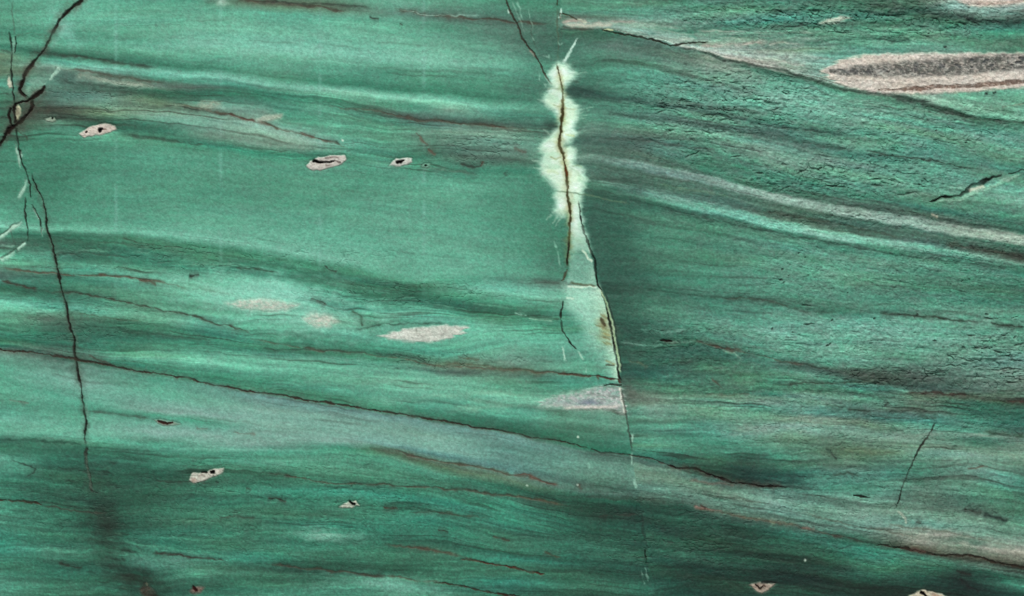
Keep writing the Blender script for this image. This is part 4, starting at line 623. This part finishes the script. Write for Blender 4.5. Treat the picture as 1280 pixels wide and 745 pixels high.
for cx, cy, rx, ry, k in ((890,130,110,40,.9), (970,120,80,40,.6), (1120,24,170,26,1), (1150,165,150,40,.65), (1060,222,140,28,.9), (860,185,80,25,.6), (1245,450,70,38,1.2), (1060,430,110,30,.5), (1110,470,80,13,1.3), (1000,335,60,40,.5), (1180,350,120,40,.4),
                          (1100,530,220,50,.5), (1100,630,220,50,.45), (850,430,90,30,.5), (1060,275,200,14,.5), (1000,700,300,30,.4), (250,322,240,22,.5), (500,368,140,16,.6), (560,452,110,12,.6), (300,640,330,80,.35), (610,185,70,26,.6), (130,125,90,26,.5), (100,400,100,40,.45), (1230,310,80,14,.6), (950,20,120,20,.6), (820,650,120,50,.4)):
    dens += k * np.exp(-(((U - cx) / rx) ** 2 + ((V - cy) / ry) ** 2) ** 2)
onvein = np.zeros((NV, NU)); s, sd = polygon(VEIN, m=4); onvein[s] = sm(sd, -2, 3)
dens = np.clip(dens, 0, 1.1) * (1 - onvein)
for sdn, sx, sy, th in ((301, 30, 4.2, .13), (311, 14, 3.0, .15), (321, 9, 5.0, .12)):
    rg = ridged(sdn, sx, sy, th) * dens
    lit_lip = np.roll(rg, 2, 0)  # lit lower lip of each micro-crack, lightened in the colour below
    C *= 1 - rg[..., None] * np.array([.32, .25, .27]) + .08 * lit_lip[..., None]; H -= 0.8 * rg
# ------------------------------------------------------------------ grain and relief of the broken crystal surface
gr = noise(U / 1.35, V / 1.35, 201); gr2 = noise(U / 2.6, V / 2.2, 205); gr3 = fbm(U / 5, V / 3.6, 207, 2)
sat = .93 - .05 * rough + (0.06 + .05 * rough) * noise(U / 3.1, V / 2.3, 231) + (.08 + .14 * rough) * fbm(U / 22, W / 6, 233, 2)
lum = C.mean(-1, keepdims=True); C = lum + (C - lum) * sat[..., None]
C *= np.clip((C[..., 1:2] / 142) ** .13, 0, 1.03)
fleck = sm(noise(U / 2.2, V / 1.6, 251), .62, .95) * sm(noise(U / 20, V / 9, 253), -.3, .5); dfle = sm(noise(U / 2.6, V / 1.8, 255), .66, .98) * sm(noise(U / 18, V / 10, 257), -.2, .5)
C *= (1 + (0.105 * gr + 0.07 * gr2) * (1 - .65 * onvein) * (.72 + .28 * np.maximum(rough, low)) + (0.04 + .04 * rough) * gr3 + (.09 + .03 * rough) * fleck * (1 - onvein) - (.07 + .16 * rough) * dfle)[..., None]; C += (noise(U / 2.4, V / 2.4, 221)[..., None]) * np.array([4.0, 0, 1.0])
curl = fbm(U / 7 + 1.2 * noise(U / 12, V / 12, 211), V / 4.5 + 1.2 * noise(U / 12, V / 12, 212), 213, 3, .6)
rough = rough * (.38 + .62 * np.clip(dens * 1.2, 0, 1))
fold = np.abs(noise(U / 19 + .3 * curl, (V - tilt * U) / 5.5 + .35 * curl, 241)) ** .6 * sm(noise(U / 40, V / 22, 243), -.5, .3) + .6 * np.abs(noise(U / 8, (V - tilt * U) / 3.2 + .3 * curl, 245)) ** .7
H += (0.05 + 0.85 * rough + .15 * low) * fold * (1 - onvein) * (1 - .45 * sm(V, 485, 560))
pit = sm(noise(U / 4.5 + .4 * curl, V / 3.2, 261), .38, .8) * sm(noise(U / 34, V / 18, 263), -.1, .5); bump = sm(noise(U / 6, V / 4, 265), .25, .8)
H += (-.75 * pit + .6 * bump) * rough * (1 - onvein); C *= (1 - .13 * pit * rough)[..., None]
H += (0.14 + 0.60 * rough) * curl + (0.05 + 0.10 * rough) * gr2 + 0.06 * gr + 0.25 * fbm(U / 60, W / 14, 217, 2)
C = np.clip(C, 6, 250)
C[..., 0] *= 1 - .04 * ((KL > 31) & (KL < 36.5) & ~isR)
C *= np.where(isR, 1.01, np.interp(KL, [0, 17, 19, 29.5, 31.5, 36, 37, 47], [.97, .97, 1.03, 1.03, .955, .955, .97, .95]))[..., None] * np.array([.975, 1, .995])
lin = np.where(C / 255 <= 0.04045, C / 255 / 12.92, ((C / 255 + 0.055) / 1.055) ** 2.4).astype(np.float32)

# ------------------------------------------------------------------ materials
def make_mat(name, rgh, bump, gain, spec):
    m = bpy.data.materials.new(name); m.use_nodes = True; N = m.node_tree.nodes; L = m.node_tree.links
    b = N['Principled BSDF']; at = N.new('ShaderNodeAttribute'); at.attribute_name = 'mineral'
    tc = N.new('ShaderNodeTexCoord')
    n1 = N.new('ShaderNodeTexNoise'); n1.inputs['Scale'].default_value = 420; n1.inputs['Detail'].default_value = 4
    n2 = N.new('ShaderNodeTexNoise'); n2.inputs['Scale'].default_value = 46; n2.inputs['Detail'].default_value = 6; n2.inputs['Roughness'].default_value = .65
    mp = N.new('ShaderNodeMapping'); mp.inputs['Scale'].default_value = (0.35, 1, 1.6); mp.inputs['Rotation'].default_value = (0, math.radians(8), 0)
    L.new(tc.outputs['Object'], n1.inputs['Vector']); L.new(tc.outputs['Object'], mp.inputs['Vector']); L.new(mp.outputs[0], n2.inputs['Vector'])
    r1 = N.new('ShaderNodeMapRange'); r1.inputs[1].default_value = .3; r1.inputs[2].default_value = .7; r1.inputs[3].default_value = 1 - gain; r1.inputs[4].default_value = 1 + gain
    r2 = N.new('ShaderNodeMapRange'); r2.inputs[1].default_value = .3; r2.inputs[2].default_value = .7; r2.inputs[3].default_value = .95; r2.inputs[4].default_value = 1.05
    L.new(n1.outputs['Fac'], r1.inputs[0]); L.new(n2.outputs['Fac'], r2.inputs[0])
    mu = N.new('ShaderNodeMath'); mu.operation = 'MULTIPLY'; L.new(r1.outputs[0], mu.inputs[0]); L.new(r2.outputs[0], mu.inputs[1])
    vm = N.new('ShaderNodeVectorMath'); vm.operation = 'SCALE'; L.new(at.outputs['Color'], vm.inputs[0]); L.new(mu.outputs[0], vm.inputs['Scale'])
    L.new(vm.outputs[0], b.inputs['Base Color'])
    rr = N.new('ShaderNodeMapRange'); rr.inputs[3].default_value = rgh - .08; rr.inputs[4].default_value = rgh + .10; L.new(n2.outputs['Fac'], rr.inputs[0]); L.new(rr.outputs[0], b.inputs['Roughness'])
    b.inputs['Specular IOR Level'].default_value = spec
    bp = N.new('ShaderNodeBump'); bp.inputs['Strength'].default_value = bump; bp.inputs['Distance'].default_value = .0008
    L.new(n1.outputs['Fac'], bp.inputs['Height']); L.new(bp.outputs[0], b.inputs['Normal'])
    return m
MATS = dict(stone=make_mat('green_stone', .62, .30, .07, .25), crystal=make_mat('pale_crystal', .50, .25, .04, .3),
            inclusion=make_mat('pink_inclusion', .75, .45, .07, .2), fissure=make_mat('dark_filling', .95, .3, .08, .05))

# ------------------------------------------------------------------ meshes: cut the face into its parts
root = bpy.data.objects.new('banded_green_stone', None); sc.collection.objects.link(root)
root['label'] = 'upright slab of banded green stone with a pale crystal fracture and dark cracks'; root['category'] = 'stone slab'
PXs = X(U); PZs = Z(V); PY = -H * PX
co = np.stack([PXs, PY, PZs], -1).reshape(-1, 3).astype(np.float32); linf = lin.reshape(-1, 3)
vid = np.arange(NV * NU).reshape(NV, NU)
pp = np.pad(pid, 1, constant_values=-1)
DEEP = 0.009
def build(i, o_name, closed):
    m = pid == i
    if not m.any(): return None
    r, c = np.nonzero(m)
    a, b_, d, e = vid[r, c], vid[r + 1, c], vid[r + 1, c + 1], vid[r, c + 1]
    quads = [np.stack([a, b_, d, e], 1)]
    nb = lambda dr, dc: pp[r + 1 + dr, c + 1 + dc] != i
    edges = np.concatenate([np.stack([e, a], 1)[nb(-1, 0)], np.stack([b_, d], 1)[nb(1, 0)], np.stack([a, b_], 1)[nb(0, -1)], np.stack([d, e], 1)[nb(0, 1)]])
    top, inv = np.unique(quads[0], return_inverse=True); q = inv.reshape(-1, 4)
    vs = [co[top]]; cs = [linf[top]]; n = len(top)
    if closed:                                             # a solid piece: walls and a back
        bot = co[top].copy(); bot[:, 1] = DEEP; vs.append(bot); cs.append(linf[top])
        ei = np.searchsorted(top, edges); walls = np.stack([ei[:, 1], ei[:, 0], ei[:, 0] + n, ei[:, 1] + n], 1)
        q = np.concatenate([q, walls, q[:, ::-1] + n])
    else:                                                  # walls only; the core of the slab closes the back
        ev, einv = np.unique(edges, return_inverse=True); einv = einv.reshape(-1, 2); bot = co[ev].copy(); bot[:, 1] = DEEP
        vs.append(bot); cs.append(linf[ev]); ei = np.searchsorted(top, edges)
        q = np.concatenate([q, np.stack([ei[:, 1], ei[:, 0], einv[:, 0] + n, einv[:, 1] + n], 1)])
    vs = np.concatenate(vs); cs = np.concatenate(cs)
    me = bpy.data.meshes.new(o_name); me.vertices.add(len(vs)); me.vertices.foreach_set('co', vs.ravel())
    me.loops.add(q.size); me.loops.foreach_set('vertex_index', q.astype(np.int32).ravel())
    me.polygons.add(len(q)); me.polygons.foreach_set('loop_start', (np.arange(len(q)) * 4).astype(np.int32))
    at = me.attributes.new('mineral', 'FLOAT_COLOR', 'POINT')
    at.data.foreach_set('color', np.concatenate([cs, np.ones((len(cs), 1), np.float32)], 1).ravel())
    me.update(calc_edges=True); me.shade_flat()
    o = bpy.data.objects.new(o_name, me); sc.collection.objects.link(o); return o
objs = []
for i, (name, label, parent, mat) in enumerate(PARTS):
    o = build(i, name, mat != 'stone')
    objs.append(o)
    if o is None: continue
    o.data.materials.append(MATS[mat]); o.parent = objs[parent] if parent is not None and objs[parent] is not None else root
    if label: o['label'] = label
# the core of the slab behind the face, with sawn edges
import bmesh
bm = bmesh.new(); bmesh.ops.create_cube(bm, size=1)
for v in bm.verts:
    v.co.x *= (U1 - U0) * PX - 0.004; v.co.y = 0.007 if v.co.y < 0 else 0.026; v.co.z = 0.0005 if v.co.z < 0 else (V1 - V0) * PX - 0.002
bmesh.ops.bevel(bm, geom=[e for e in bm.edges], offset=.0015, segments=2, affect='EDGES')
me = bpy.data.meshes.new('core'); bm.to_mesh(me); bm.free()
at = me.attributes.new('mineral', 'FLOAT_COLOR', 'POINT'); at.data.foreach_set('color', np.tile(np.array([.06, .19, .13, 1], np.float32), len(me.vertices)))
core = bpy.data.objects.new('core', me); sc.collection.objects.link(core); core.parent = root; core.location.x = X((U0 + U1) / 2); me.materials.append(MATS['stone'])
core['label'] = 'sawn green stone body behind the face'
